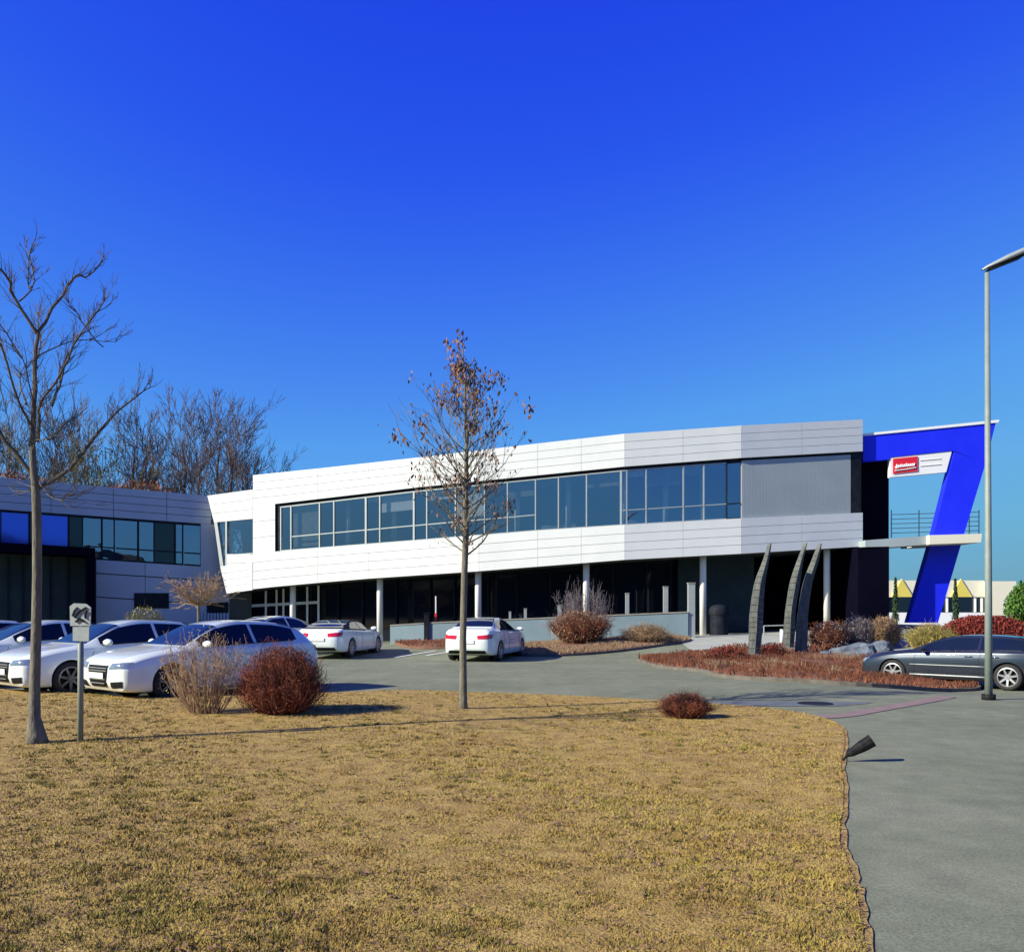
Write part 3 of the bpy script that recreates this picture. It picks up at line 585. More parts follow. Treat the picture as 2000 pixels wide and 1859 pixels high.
# bin in the recess
p = gz(1404, 38.0); o = thing('bin', 'round topped black bin against the slate wall beside the round column', 'bin', tuple(p)); mb = MB()
prof = [(.40, 0), (.42, .9), (.42, 1.1), (.36, 1.25), (.2, 1.33), (.01, 1.35)]; mb.grid([[(p.x+r*math.cos(a), p.y+r*math.sin(a), p.z+z) for a in [i*.314159 for i in range(21)]] for r, z in prof]); part(mb, 'body', M['blackmetal'], o, True)
mb = MB(); mb.tube([(p.x, p.y, p.z+.88), (p.x, p.y, p.z+.93)], .435, 20); part(mb, 'rim', M['plastic'], o)
for (px, py, h, lab) in ((1484, 1264, .75, 'pale bollard just right of the left stele'), (1527, 1258, .55, 'pale bollard touching the middle stele'), (1664, 1245, .6, 'thin pale bollard among the grey shrubs')):
    p = G(px, py); o = thing('bollard', lab, 'bollard', tuple(p), group='pale bollards by the entrance'); mb = MB(); mb.tube([p, p+Vector((0, 0, h))], .07, 10); part(mb, 'shaft', M['column'], o, True)
    mb = MB(); mb.tube([p+Vector((0, 0, h)), p+Vector((0, 0, h+.03))], [.08, .05], 10); part(mb, 'cap', M['steel'], o)
a = P(1492, 1222, 35.5); b = P(1532, 1221, 35.5); o = thing('handrail', 'thin light handrail in front of the black entrance recess', 'railing', tuple(gz(1512, 35.5))); mb = MB(); mb.tube([a, b], .025, 6); part(mb, 'rail', M['steel'], o)
for q in (a, b): mb = MB(); mb.tube([(q.x, q.y, g(q.x, q.y)), (q.x, q.y, q.z)], .025, 6); part(mb, 'post', M['steel'], o)
# ------------------------------------------------------------------ three steles
def stele(prof, d, label):
    p0 = G((prof[0][0]+prof[0][1])/2, prof[0][2]); d = p0.y; o = thing('stele', label, 'sculpture', tuple(p0), group='three curved steles in the island bed')
    L = [P(a, y, d) for a, b, y in prof]; Rr = [P(b, y, d) for a, b, y in prof]
    L[0].z = Rr[0].z = p0.z-.05
    Ls = smooth_poly(L, 4); Rs = smooth_poly(Rr, 4); n = len(Ls)
    for nm, (u0, u1), m_ in (('blade', (0, 1), M['weathered']),):
        mb_ = MB()
        rows = []
        for l, r in zip(Ls, Rs):
            th = .10; rows.append([l+Vector((0, 0, 0)), l.lerp(r, .5)+Vector((0, -th, 0)), r, r+Vector((0, .04, 0)), l.lerp(r, .5)+Vector((0, th+.05, 0)), l+Vector((0, .04, 0)), l])
        mb_.grid(rows)
    for i in range(2, n-3, 1):     # cross battens
        l, r = Ls[i], Rs[i]; mb_.tube([l.lerp(r, .0)+Vector((0, -.015, 0)), l.lerp(r, .5)+Vector((0, -.115, 0)), l.lerp(r, 1.)+Vector((0, -.015, 0))], .008, 4)
    part(mb_, 'blade', M['weathered'], o)
    mb_ = MB(); c_ = p0; mb_.box((c_.x, c_.y, c_.z+.08), (.6, .35, .2)); part(mb_, 'foot', M['kerb'], o)
stele([(1462, 1481, 1288), (1463, 1489, 1235), (1465, 1491, 1194), (1474, 1495, 1138), (1490, 1502, 1095), (1500, 1507, 1062)], 29, 'left one of the three tall curved grey steles, standing apart')
stele([(1530, 1549, 1274), (1531, 1553, 1235), (1534, 1554, 1194), (1543, 1563, 1138), (1557, 1569, 1095), (1571, 1577, 1060)], 30, 'middle one of the three tall curved grey steles')
stele([(1552, 1577, 1284), (1555, 1578, 1235), (1559, 1579, 1194), (1569, 1587, 1138), (1585, 1599, 1095), (1598, 1605, 1062)], 29, 'right one of the three tall curved grey steles')
# ------------------------------------------------------------------ street lamp
p = G(1931, 1366); lp = thing('street_lamp', 'tall grey street lamp with a flat tilted head beside the dark parked car', 'street lamp', tuple(p)); z1 = P(1928, 533, p.y).z
mb = MB(); mb.tube([p, p+Vector((-.005, 0, 2.0)), Vector((p.x-.03, p.y, z1))], [.068, .062, .040], 16); part(mb, 'pole', M['lampgrey'], lp, True)
mb = MB(); mb.tube([p+Vector((0, 0, -.02)), p+Vector((0, 0, .10))], .12, 16); part(mb, 'base_collar', M['plastic'], lp, True)
mb = MB(); a = P(1917, 528, p.y); b = P(2075, 462, p.y); dv = (b-a); mid = a+dv*.5
rows = []
for t, hw, hh in ((0, .02, .015), (.05, .09, .045), (.3, .16, .085), (.7, .16, .10), (.95, .08, .06), (1, .02, .02)):
    c_ = a+dv*t; rows.append([(c_.x, c_.y+hw*math.cos(q), c_.z+hh*math.sin(q)*(1 if math.sin(q) > 0 else .5)) for q in [k*math.pi/6 for k in range(13)]])
mb.grid(rows); hd = part(mb, 'lamp_head', M['steel'], lp, True)
mb = MB(); a2 = a+dv*.08+Vector((0, 0, -.035)); b2 = a+dv*.50+Vector((0, 0, -.045)); mb.prism([a2+Vector((0, -.09, 0)), b2+Vector((0, -.12, 0)), b2+Vector((0, .12, 0)), a2+Vector((0, .09, 0))], (0, 0, -.03)); local(mb, lp).build('lamp_glass', M['plastic'], hd)
# sign on its post by the left tree
p = G(157, 1450); sp = thing('sign_post', 'small faded grey sign with two plates on a wooden post beside the bare tree', 'sign', tuple(p)); s_ = F/p.y
def SP(px, py, dy=0): q = P(px, py, p.y); q.y += dy; return q
mb = MB(); q = SP(158, 1180); mb.tube([p, (q.x, q.y, q.z)], .034, 10); part(mb, 'post', M['lampgrey'], sp, True)
mb = MB(); mb.prism([SP(140, 1184, -.05), SP(148, 1178, -.05), SP(172, 1179, -.05), SP(181, 1186, -.05), SP(180, 1222, -.05), SP(141, 1222, -.05)], (0, .018, 0)); pl = part(mb, 'upper_plate', M['signgrey'], sp)
mb = MB()
mb.tube([SP(150, 1206, -.06), SP(158, 1196, -.06), SP(166, 1190, -.06), SP(173, 1186, -.06)], .012, 4); mb.tube([SP(152, 1214, -.06), SP(160, 1208, -.06), SP(170, 1214, -.06)], .014, 4); mb.tube([SP(156, 1186, -.06), SP(150, 1192, -.06), SP(146, 1203, -.06)], .01, 4); mb.tube([SP(174, 1192, -.06), SP(170, 1202, -.06), SP(172, 1208, -.06)], .01, 4)
local(mb, sp).build('pictogram', M['plastic'], pl)
mb = MB(); mb.prism([SP(146, 1224, -.05), SP(178, 1224, -.05), SP(177, 1252, -.05), SP(146, 1251, -.05)], (0, .018, 0)); part(mb, 'lower_plate', M['signgrey'], sp)
# ground spotlight at the lawn tip
p = G(1641, 1486); fl = thing('ground_spotlight', 'black tapered ground spotlight leaning over the edge of lawn and path', 'spotlight', tuple(p)); ax = Vector((.28, -.05, .185)); L0 = p+Vector((.0, 0, .02)); 
mb = MB(); mb.tube([p+Vector((-.01, 0, -.03)), L0+ax*.3], .014, 6); part(mb, 'spike', M['plastic'], fl)
mb = MB(); mb.tube([L0+ax*.22, L0+ax*.4, L0+ax*.8, L0+ax*1.12], [.02, .045, .066, .07], 12); bo = part(mb, 'housing', M['plastic'], fl, False)
mb = MB(); mb.tube([L0+ax*1.121, L0+ax*1.14], [.072, .072], 12); part(mb, 'bezel', M['blackmetal'], fl)
# ------------------------------------------------------------------ cars
def cat(keys, x):
    """smooth interpolation through keys"""
    n = len(keys)
    if x <= keys[0][0]: return keys[0][1]
    if x >= keys[-1][0]: return keys[-1][1]
    for i in range(n-1):
        if x <= keys[i+1][0]:
            x0, y0 = keys[i]; x1, y1 = keys[i+1]; h = x1-x0
            def sl(k):
                if k <= 0: return (keys[1][1]-keys[0][1])/(keys[1][0]-keys[0][0])
                if k >= n-1: return (keys[-1][1]-keys[-2][1])/(keys[-1][0]-keys[-2][0])
                a = (keys[k][1]-keys[k-1][1])/(keys[k][0]-keys[k-1][0]); b = (keys[k+1][1]-keys[k][1])/(keys[k+1][0]-keys[k][0])
                return 0 if a*b <= 0 else 2*a*b/(a+b)
            m0, m1 = sl(i), sl(i+1); t = (x-x0)/h; t2 = t*t; t3 = t2*t
            return y0*(2*t3-3*t2+1)+h*m0*(t3-2*t2+t)+y1*(-2*t3+3*t2)+h*m1*(t3-t2)
TYPES = {
 'hatch': dict(L=4.3, zt=[(0, .68), (.06, .755), (.35, .85), (.8, .925), (1.15, .98), (1.55, 1.18), (1.95, 1.36), (2.5, 1.44), (3.1, 1.42), (3.6, 1.33), (3.95, 1.16), (4.15, .99), (4.25, .86), (4.3, .72)],
   zb=[(0, .66), (.35, .78), (.8, .865), (1.15, .905), (2.0, .93), (3.2, .97), (3.9, 1.0), (4.2, .88), (4.3, .70)], ax=(.87, 3.44), cowl=1.18, head=1.93, rh=3.35, re=4.0),
 'sedan': dict(L=4.6, zt=[(0, .68), (.06, .755), (.35, .85), (.8, .93), (1.25, .985), (1.7, 1.19), (2.1, 1.35), (2.6, 1.42), (3.1, 1.40), (3.5, 1.30), (3.95, 1.12), (4.15, 1.07), (4.45, 1.04), (4.56, .93), (4.6, .75)],
   zb=[(0, .66), (.35, .78), (.8, .865), (1.2, .905), (2.1, .93), (3.4, .97), (4.1, 1.0), (4.45, .97), (4.56, .86), (4.6, .70)], ax=(.88, 3.66), cowl=1.28, head=2.08, rh=3.2, re=3.95),
 'coupe': dict(L=4.63, zt=[(0, .60), (.06, .68), (.35, .78), (.8, .87), (1.35, .94), (1.75, 1.08), (2.15, 1.22), (2.6, 1.285), (3.0, 1.275), (3.5, 1.19), (4.1, 1.02), (4.4, .96), (4.57, .88), (4.63, .72)],
   zb=[(0, .58), (.35, .70), (.8, .80), (1.25, .86), (2.1, .89), (3.4, .93), (4.2, .96), (4.5, .88), (4.63, .68)], ax=(.90, 3.66), cowl=1.38, head=2.12, rh=3.15, re=4.05),
 'estate': dict(L=4.63, zt=[(0, .62), (.06, .70), (.35, .79), (.8, .88), (1.35, .95), (1.75, 1.12), (2.15, 1.27), (2.6, 1.335), (3.3, 1.34), (3.9, 1.29), (4.25, 1.14), (4.45, .98), (4.57, .86), (4.63, .72)],
   zb=[(0, .60), (.35, .71), (.8, .81), (1.25, .86), (2.1, .89), (3.4, .93), (4.2, .94), (4.5, .85), (4.63, .68)], ax=(.90, 3.66), cowl=1.38, head=2.12, rh=3.8, re=4.40),
}
def ring(T, x):
    L = T['L']; W = .895; zt = cat(T['zt'], x); zb = min(cat(T['zb'], x), zt-.012)
    ww = W*cat([(0, .70), (.03, .80), (.10, .88), (.25, .935), (.6, .98), (1.1, 1.), (L-1.1, 1.), (L-.5, .95), (L-.2, .88), (L-.06, .80), (L, .66)], x)
    zs = cat([(0, .30), (.08, .21), (.5, .18), (L-.5, .19), (L-.1, .26), (L, .36)], x); gg = zt-zb
    yr = .93*ww-gg*.50-min(.10, gg)*.8
    c = [(0, zs), (.55*ww, zs), (.90*ww, zs+.01), (.985*ww, zs+.09), (1.*ww, zs+(zb-zs)*.42), (.985*ww, zs+(zb-zs)*.78), (.955*ww, zb-.025), (.925*ww, zb+.004), (yr, zb+gg*.86), (yr*.80, zb+gg*.965), (0, zt)]
    return c
def rp(c, s):
    i = min(int(s), len(c)-2); t = s-i; p0 = c[max(i-1, 0)] if i > 0 else (-c[1][0], c[1][1]); p1 = c[i]; p2 = c[i+1]; p3 = c[i+2] if i+2 < len(c) else (-c[-2][0], c[-2][1])
    out = []
    for k in (0, 1):
        if i in (5, 6, 7): v = p1[k]+(p2[k]-p1[k])*t
        else: v = .5*(2*p1[k]+(p2[k]-p0[k])*t+(2*p0[k]-5*p1[k]+4*p2[k]-p3[k])*t*t+(3*p1[k]-p0[k]-3*p2[k]+p3[k])*t**3)
        out.append(v)
    return out
def cyl_obj(x, y, r, w_):
    mb_ = MB(); mb_.tube([(x, y-w_/2, .33), (x, y+w_/2, .33)], r, 32); o = mb_.build('tmp', M['plastic']); return o
def make_car(kind, name, label, paint='carwhite', rim='rim', group=None, plates=True, soft=False):
    T = TYPES[kind]; L = T['L']; root = thing(name, label, 'car', group=group)
    N = 74; S = [k*.25 for k in range(41)]; xs_ = sorted(set([0, .012, .03, .06, .1, .16, .24]+[L*i/(N-1) for i in range(1, N-1)]+[L-.2, L-.12, L-.06, L-.03, L-.012, L]))
    bm = bmesh.new(); rings = []
    for x in xs_:
        c = ring(T, x); half = [rp(c, s) for s in S]; pts_ = [(p[0], p[1]) for p in half]+[(-p[0], p[1]) for p in half[-2:0:-1]]
        rings.append([bm.verts.new((x, p[0], p[1])) for p in pts_])
    n = len(rings[0])
    for a, b in zip(rings, rings[1:]):
        for j in range(n): bm.faces.new((a[j], a[(j+1) % n], b[(j+1) % n], b[j]))
    for rr, x, sgn in ((rings[0], -.035, 1), (rings[-1], L+.03, -1)):
        # rounded cap: inner ring pushed outwards, then closed
        cz = sum(v.co.z for v in rr)/n; inner = [bm.verts.new((x, v.co.y*.72, cz+(v.co.z-cz)*.62)) for v in rr]
        for j in range(n): bm.faces.new((rr[j], rr[(j+1) % n], inner[(j+1) % n], inner[j]))
        bm.faces.new(inner)
    bmesh.ops.recalc_face_normals(bm, faces=bm.faces); bvh = BVHTree.FromBMesh(bm)
    me = bpy.data.meshes.new('body'); bm.to_mesh(me); bm.free(); me.materials.append(M[paint]); body = bpy.data.objects.new('body', me); COL.objects.link(body)
    cut = []
    for x in T['ax']:
        for sy in (1, -1): cut.append(cyl_obj(x, sy*.80, .365, .46))
    for c_ in cut:
        md = body.modifiers.new('b', 'BOOLEAN'); md.object = c_; md.operation = 'DIFFERENCE'; md.solver = 'EXACT'
    dg = bpy.context.evaluated_depsgraph_get(); me2 = bpy.data.meshes.new_from_object(body.evaluated_get(dg)); body.modifiers.clear(); body.data = me2; me2.name = 'body'
    for c_ in cut: bpy.data.objects.remove(c_)
    me2.materials.clear(); me2.materials.append(M[paint])
    me2.polygons.foreach_set('use_smooth', [True]*len(me2.polygons))
    sa = body.modifiers.new('edge', 'EDGE_SPLIT'); sa.split_angle = R(40); body.parent = root
    dx = -L/2
    body.location.x = dx
    def patch(name_, corners, axis, m_, par=None, eps=.006, nu=10, nv=6, th=None):
        """conformal panel: 4 corners (bilinear) in the plane across `axis`, ray-projected on the body"""
        mb_ = MB(); rows = []
        for i in range(nu+1):
            r_ = []
            for j in range(nv+1):
                u, v = i/nu, j/nv; a = [corners[0][k]*(1-u)*(1-v)+corners[1][k]*u*(1-v)+corners[2][k]*u*v+corners[3][k]*(1-u)*v for k in (0, 1)]
                if axis == 'front': o_, d_ = Vector((-2, a[0], a[1])), Vector((1, 0, 0))
                elif axis == 'rear': o_, d_ = Vector((L+2, a[0], a[1])), Vector((-1, 0, 0))
                elif axis == 'top': o_, d_ = Vector((a[0], a[1], 3)), Vector((0, 0, -1))
                elif axis == 'left': o_, d_ = Vector((a[0], 3, a[1])), Vector((0, -1, 0))
                else: o_, d_ = Vector((a[0], -3, a[1])), Vector((0, 1, 0))
                h, nn, _, _ = bvh.ray_cast(o_, d_)
                if h is None: h = o_+d_*2.2; nn = -d_
                if nn.dot(d_) > 0: nn = -nn
                q = h+nn*eps; r_.append((q.x+dx, q.y, q.z))
            rows.append(r_)
        mb_.grid(rows); o = mb_.build(name_, m_, par or root, True); return o
    if soft:
        mb_ = MB(); rows = []
        for i in range(25):
            x = T['head']+.02+(T['re']+.16-T['head'])*i/24; c = ring(T, x); r_ = [(x+dx, rp(c, 6.9+3.1*k/14)[0]*1.004, rp(c, 6.9+3.1*k/14)[1]+.005) for k in range(15)]; rows.append([(p_[0], -p_[1], p_[2]) for p_ in r_]+r_[::-1][1:])
        mb_.grid(rows); mb_.build('soft_top', M['plastic'], root, True)
    if kind != 'cabrio':
        # windscreen and rear window from the top
        xc, xh = T['cowl'], T['head']
        def yr(x): c = ring(T, x); return c[8][0]
        for nm, a, b in (('windscreen', xc, xh), ('rear_window', T['rh'], T['re'])):
            mb_ = MB(); rows = []
            for i in range(13):
                x = a+(b-a)*i/12; c = ring(T, x); r_ = []
                for s in [8.12+k*(1.88)/8 for k in range(9)]: q = rp(c, s); r_.append((x+dx, q[0], q[1]+.008))
                rows.append([(p_[0], -p_[1], p_[2]) for p_ in r_]+r_[::-1][1:])
            mb_.grid(rows); mb_.build(nm, M['carglass'], root, True)
        bp = (T['head']+T['rh'])/2+.02
        cuts = [(T['cowl']+.28, bp-.035), (bp+.035, T['re']-.35 if kind != 'coupe' else T['re']-.4)]
        for sgn in (1, -1):
            for a, b in cuts:
                mb_ = MB(); rows = []
                for i in range(19):
                    x = a+(b-a)*i/18; c = ring(T, x); gg = cat(T['zt'], x)-cat(T['zb'], x); 
                    if gg < .10: continue
                    t0 = .05/gg; t1 = max(t0+.02, 1-.02/gg)
                    row = []
                    for k in range(6):
                        q = rp(c, 7+t0+(t1-t0)*k/5); row.append((x+dx, sgn*(q[0]+.008), q[1]+.004))
                    rows.append(row)
                mb_.grid(rows); mb_.build('side_window', M['carglass'], root, True)
            # bright strip under the glass
            mb_ = MB(); mb_.tube([(x+dx, sgn*(rp(ring(T, x), 7.08)[0]+.012), rp(ring(T, x), 7.08)[1]+.014) for x in [T['cowl']+.3+i*(T['re']-T['cowl']-.75)/10 for i in range(11)]], .009, 4); mb_.build('window_trim', M['chrome'] if paint == 'cardark' else M['plastic'], root)
    # lower trim, doors, handles
    for sgn, side in ((1, 'left'), (-1, 'right')):
        mb_ = MB()
        for x in ((T['cowl']+.08), (T['head']+T['rh'])/2+.05, T['ax'][1]-.42+.02):
            pts_ = []
            for k in range(9):
                z = .30+(.60)*k/8; xx = x+(.04 if k > 6 else 0); h, nn, _, _ = bvh.ray_cast(Vector((xx, sgn*3, z)), Vector((0, -sgn, 0)))
                if h: pts_.append((h.x+dx, h.y+sgn*.001, h.z))
            mb_.tube(pts_, .0045, 3)
        mb_.build('door_seam', M['plastic'], root)
        for x in ((T['head']+T['rh'])/2-.18, T['ax'][1]-.28):
            h, nn, _, _ = bvh.ray_cast(Vector((x, sgn*3, .80)), Vector((0, -sgn, 0))); mb_ = MB(); mb_.tube([(x+dx-.09, h.y+sgn*.018, .80), (x+dx+.09, h.y+sgn*.018, .805)], .013, 6); mb_.build('door_handle', M['chrome'] if paint == 'cardark' else M[paint], root, True)
        if paint == 'cardark':
            for z, rr in ((.56, .008), (.30, .014)):
                pts_ = []
                for k in range(9):
                    x = 1.35+(T['ax'][1]-1.80)*k/8; h, nn, _, _ = bvh.ray_cast(Vector((x, sgn*3, z)), Vector((0, -sgn, 0))); pts_.append((x+dx, h.y+sgn*.008, z))
                mb_ = MB(); mb_.tube(pts_, rr*1.4, 6); mb_.build('side_strip', M['steel'], root, True)
        # mirror
        x = T['cowl']+.32; zb = cat(T['zb'], x); mb_ = MB(); rows = []
        for t, r_ in ((0, .02), (.12, .06), (.5, .085), (.88, .07), (1, .02)):
            rows.append([(x+dx+.02*t+r_*.75*math.cos(q), sgn*(.86+.24*t), zb+.09+r_*.85*math.sin(q)) for q in [k*math.pi/5 for k in range(11)]])
        mb_.grid(rows); mb_.build('mirror', M[paint], root, True)
        # lamps
        y0, y1 = .44, .74
        hz = -.045 if kind in ('coupe', 'estate') else .0
        patch('headlight', [(sgn*.40, .60+hz), (sgn*.77, .625+hz), (sgn*.79, .725+hz), (sgn*.43, .70+hz)], 'front', M['lens'], eps=.008)
        patch('fog_grille', [(sgn*.40, .27), (sgn*.72, .29), (sgn*.73, .40), (sgn*.44, .38)], 'front', M['plastic'], eps=.008)
        patch('tail_light', [(sgn*.36, .72), (sgn*.78, .74), (sgn*.79, .88), (sgn*.34, .84)] if kind != 'hatch' else [(sgn*.44, .80), (sgn*.74, .80), (sgn*.74, .92), (sgn*.42, .90)], 'rear', M['redlens'], eps=.010)
    gr = patch('grille', [(-.28, .29), (.28, .29), (.36, .66+hz), (-.36, .66+hz)], 'front', M['plastic'], eps=.012)
    mb_ = MB()
    for z, hw in ((.35, .27), (.42, .285), (.57, .325), (.615, .335)): mb_.tube([(-.058+dx, -hw, z), (-.062+dx, 0, z), (-.058+dx, hw, z)], .006, 4)
    mb_.build('grille_bar', M['steel'], gr)
    mb_ = MB(); mb_.box((-.07+dx, 0, .485), (.012, .50, .10)); mb_.build('number_plate', M['plate'], gr)
    patch('rear_valance', [(-.60, .37), (.60, .37), (.64, .27), (-.64, .27)], 'rear', M['plastic'], eps=.010)
    mb_ = MB(); mb_.box((L+.045+dx, 0, .64 if kind != 'hatch' else .66), (.02, .50, .11)); mb_.build('number_plate', M['plate'], root)
    # wheels
    rimm = M[rim]
    for x in T['ax']:
        for sgn in (1, -1):
            mb_ = MB(); mb_.tube([(x+dx, sgn*.56, .35), (x+dx, sgn*.575, .35)], .36, 24); mb_.build('wheel_arch', M['plastic'], root)
            wheel = MB(); prof = [(.225, .69), (.30, .68), (.322, .70), (.327, .76), (.322, .845), (.30, .872), (.235, .865), (.225, .85)]
            wheel.grid([[(x+dx+r*math.cos(q), sgn*y, .327+r*math.sin(q)) for q in [k*math.pi/16 for k in range(33)]] for r, y in prof]); wo_ = wheel.build('wheel', M['rubber'], root, True)
            rm = MB(); rm.grid([[(x+dx+r*math.cos(q), sgn*y, .327+r*math.sin(q)) for q in [k*math.pi/16 for k in range(33)]] for r, y in ((.237, .868), (.215, .872), (.205, .84), (.20, .78))])
            for k in range(7):
                a = k*2*math.pi/7+.2; ca, sa_ = math.cos(a), math.sin(a); pz = lambda r, w2: (x+dx+r*ca-w2*sa_, sgn*(.868-.02*(1-r/.22)), .327+r*sa_+w2*ca)
                rm.prism([pz(.03, -.028), pz(.215, -.02), pz(.215, .02), pz(.03, .028)], (0, -sgn*.03, 0))
            rm.tube([(x+dx, sgn*.81, .327), (x+dx, sgn*.868, .327)], .05, 12); rm.build('rim', rimm, wo_)
            dk = MB(); dk.tube([(x+dx, sgn*.76, .327), (x+dx, sgn*.775, .327)], .22, 20); dk.build('hub', M['plastic'], wo_)
    return root
def place(root, x, y, rz, dz=0): root.location = (x, y, g(x, y)+dz); root.rotation_euler = (0, 0, rz)
# the car's nose points to its local -x
GW = 'white cars parked in a row left of the lawn'
carA = make_car('hatch', 'parked_car', 'white hatchback facing left, nearest to the camera, right behind the dry yellow bush', group=GW, rim='rimdark')
place(carA, -5.95, 17.1, R(51))
carB = copy_tree(carA); carB['label'] = 'white hatchback whose front wheel shows between the bare tree and the sign post'; place(carB, -8.25, 18.1, R(51))
carC = make_car('sedan', 'parked_car', 'third white car of the left row, roof showing between bare tree and sign', group=GW); place(carC, -10.9, 19.9, R(51))
carD = copy_tree(carC); carD['label'] = 'white car cut by the left photo edge, only windscreen and roof showing'; place(carD, -12.9, 20.6, R(51))
carE = copy_tree(carC); del carE['group']; carE['label'] = 'white saloon in shade behind the roof of the nearest hatchback, by the lobby'; place(carE, -8.6, 32.6, R(236))
carF = make_car('coupe', 'parked_car', 'white convertible with a black soft top behind the red brown bush', soft=True); place(carF, -6.15, 31.6, R(260))
carG = copy_tree(carC); del carG['group']; carG['label'] = 'white saloon seen from behind, half covered by the thin trunk of the leafy tree'; place(carG, -.85, 30.0, R(255))
carH = make_car('estate', 'parked_car', 'dark blue grey estate car with silver side strips beside the street lamp', paint='cardark'); place(carH, 11.75, 22.8, R(-45))
# ------------------------------------------------------------------ plants
def grow(mb_, p, d, length, r, lvl, rs, tips, spread=.6, up=.12, seg=3, nch=3, minr=.004, n=5, shrink=.66, droop=0):
    pts_ = [p]; rad = [r]; q = p.copy(); dd = d.copy()
    for i in range(seg):
        dd = (dd+Vector((rs.gauss(0, .13), rs.gauss(0, .13), rs.gauss(0, .08)+up-droop))).normalized(); q = q+dd*length/seg; pts_.append(q.copy()); rad.append(max(minr, r*(1-.55*(i+1)/seg)))
    mb_.tube(pts_, rad, n if r > .02 else 3, cap=False)
    if lvl <= 0: tips.append((q, dd)); return
    for k in range(nch):
        t = rs.uniform(.25, 1.) if k else 1.; i = min(seg-1, int(t*seg)); b = pts_[i].lerp(pts_[i+1], t*seg-i) if t < 1 else pts_[-1]
        ax_ = Vector((rs.gauss(0, 1), rs.gauss(0, 1), rs.gauss(0, .6))); ax_ = (ax_-dd*ax_.dot(dd)).normalized(); a = spread*rs.uniform(.5, 1.2)*(1 if k else .4)
        nd = (dd*math.cos(a)+ax_*math.sin(a)).normalized(); grow(mb_, b, nd, length*shrink*rs.uniform(.75, 1.15), max(minr, rad[-1]*(.9 if not k else .7)), lvl-1, rs, tips, spread, up, seg, nch, minr, n, shrink, droop)
def leaf(mb_, p, s, rs, hang=0):
    a = rs.uniform(0, 6.28); b = rs.uniform(-1.2, 1.2); u = Vector((math.cos(a), math.sin(a), math.sin(b)*.6)); 
    v = Vector((rs.uniform(-.4, .4), rs.uniform(-.4, .4), -1)) if hang else Vector((rs.gauss(0, 1), rs.gauss(0, 1), rs.gauss(0, 1)))
    v = (v-u*v.dot(u)).normalized(); u.normalize()
    mb_.quad(p-v*s, p+u*s*.45, p+v*s, p-u*s*.45)
# the big bare tree on the left, limb by limb
rs = random.Random(21); base = G(73, 1452); TD = base.y
tr_ = thing('bare_tree', 'bare young tree with a smooth straight trunk and spreading limbs, front left', 'tree', tuple(base))
def TP(px, py, dy): q = P(px, py, TD); q.y += dy; return q
mb = MB(); tpts = [Vector((base.x, base.y, -.05)), TP(71, 1435, 0), TP(67, 1400, 0), TP(66, 1340, .02), TP(68, 1240, .03), TP(71, 1120, .02), TP(72, 1010, 0), TP(70, 955, 0), TP(65, 912, 0), TP(63, 870, 0), TP(66, 800, 0)]
mb.tube(tpts, [.15, .11, .072, .062, .058, .055, .052, .050, .043, .036, .024], 14); part(mb, 'trunk', M['bark'], tr_, True)
crown = MB(); tips = []
limbs = [([(63, 872), (66, 790), (68, 700), (73, 650)], .045, .024, 0), ([(73, 652), (39, 588), (36, 557), (12, 530), (-8, 495)], .026, .01, -.5), ([(73, 650), (108, 569), (125, 525), (143, 515), (166, 472)], .026, .008, .5),
 ([(60, 560), (47, 554), (45, 500), (50, 445)], .012, .005, .2), ([(39, 588), (50, 540), (20, 470), (-6, 425)], .014, .005, .6), ([(73, 700), (58, 660), (34, 600), (12, 575)], .015, .006, .7),
 ([(66, 930), (19, 864), (0, 817), (-40, 760), (-90, 700)], .035, .010, -.4), ([(74, 955), (125, 914), (176, 839), (226, 776), (266, 742)], .036, .008, .4), ([(75, 861), (88, 817), (107, 789), (157, 745), (200, 679), (257, 632)], .028, .006, -.7),
 ([(203, 678), (190, 650), (190, 623)], .010, .005, -.75), ([(103, 792), (100, 745), (105, 682), (116, 632), (144, 569), (146, 530)], .022, .006, .8), ([(60, 830), (52, 789), (41, 698), (12, 645), (19, 594)], .022, .007, -.8), ([(52, 789), (0, 723), (-40, 690)], .018, .007, .9),
 ([(41, 700), (40, 650), (22, 600)], .012, .004, -1), ([(68, 700), (105, 640), (150, 618)], .012, .004, 1.0), ([(62, 890), (100, 870), (150, 880), (210, 860)], .012, .004, -1.0), ([(66, 800), (92, 740), (110, 722)], .013, .004, -.9), ([(65, 935), (20, 950), (-40, 940)], .012, .004, .8), ([(78, 935), (110, 965), (160, 985), (220, 965)], .010, .004, -.8)]
for pts_, r0, r1, dy in limbs:
    r0 *= .78; r1 *= .8; n_ = len(pts_); w3 = [TP(x+rs.uniform(-2, 2), y, dy*i/(n_-1)) for i, (x, y) in enumerate(pts_)]; w3 = smooth_poly(w3, 3); k = len(w3)
    for q in w3[1:]: q.x += rs.gauss(0, .008); q.z += rs.gauss(0, .008)
    crown.tube(w3, [r0+(r1-r0)*i/(k-1) for i in range(k)], 7, cap=False)
    for i in range(2, k):
        for _ in range(3):
            if rs.random() < .32: continue
            t = (w3[i]-w3[i-1]).normalized(); ax_ = Vector((rs.gauss(0, 1), rs.gauss(0, 1), rs.gauss(0, .5))); ax_ = (ax_-t*ax_.dot(t)).normalized(); nd = (t*.75+ax_*.6+Vector((0, 0, .25))).normalized()
            nl = rs.uniform(.16, .42)*(1-.45*i/k)*(.6 if w3[i].z > 5.4 else 1); grow(crown, w3[i], nd, nl, .006, 1 if rs.random() < .7 else 2, rs, tips, .55, .08, 3, 3, .0022, 4, .6)
part(crown, 'crown', M['barkdark'], tr_)
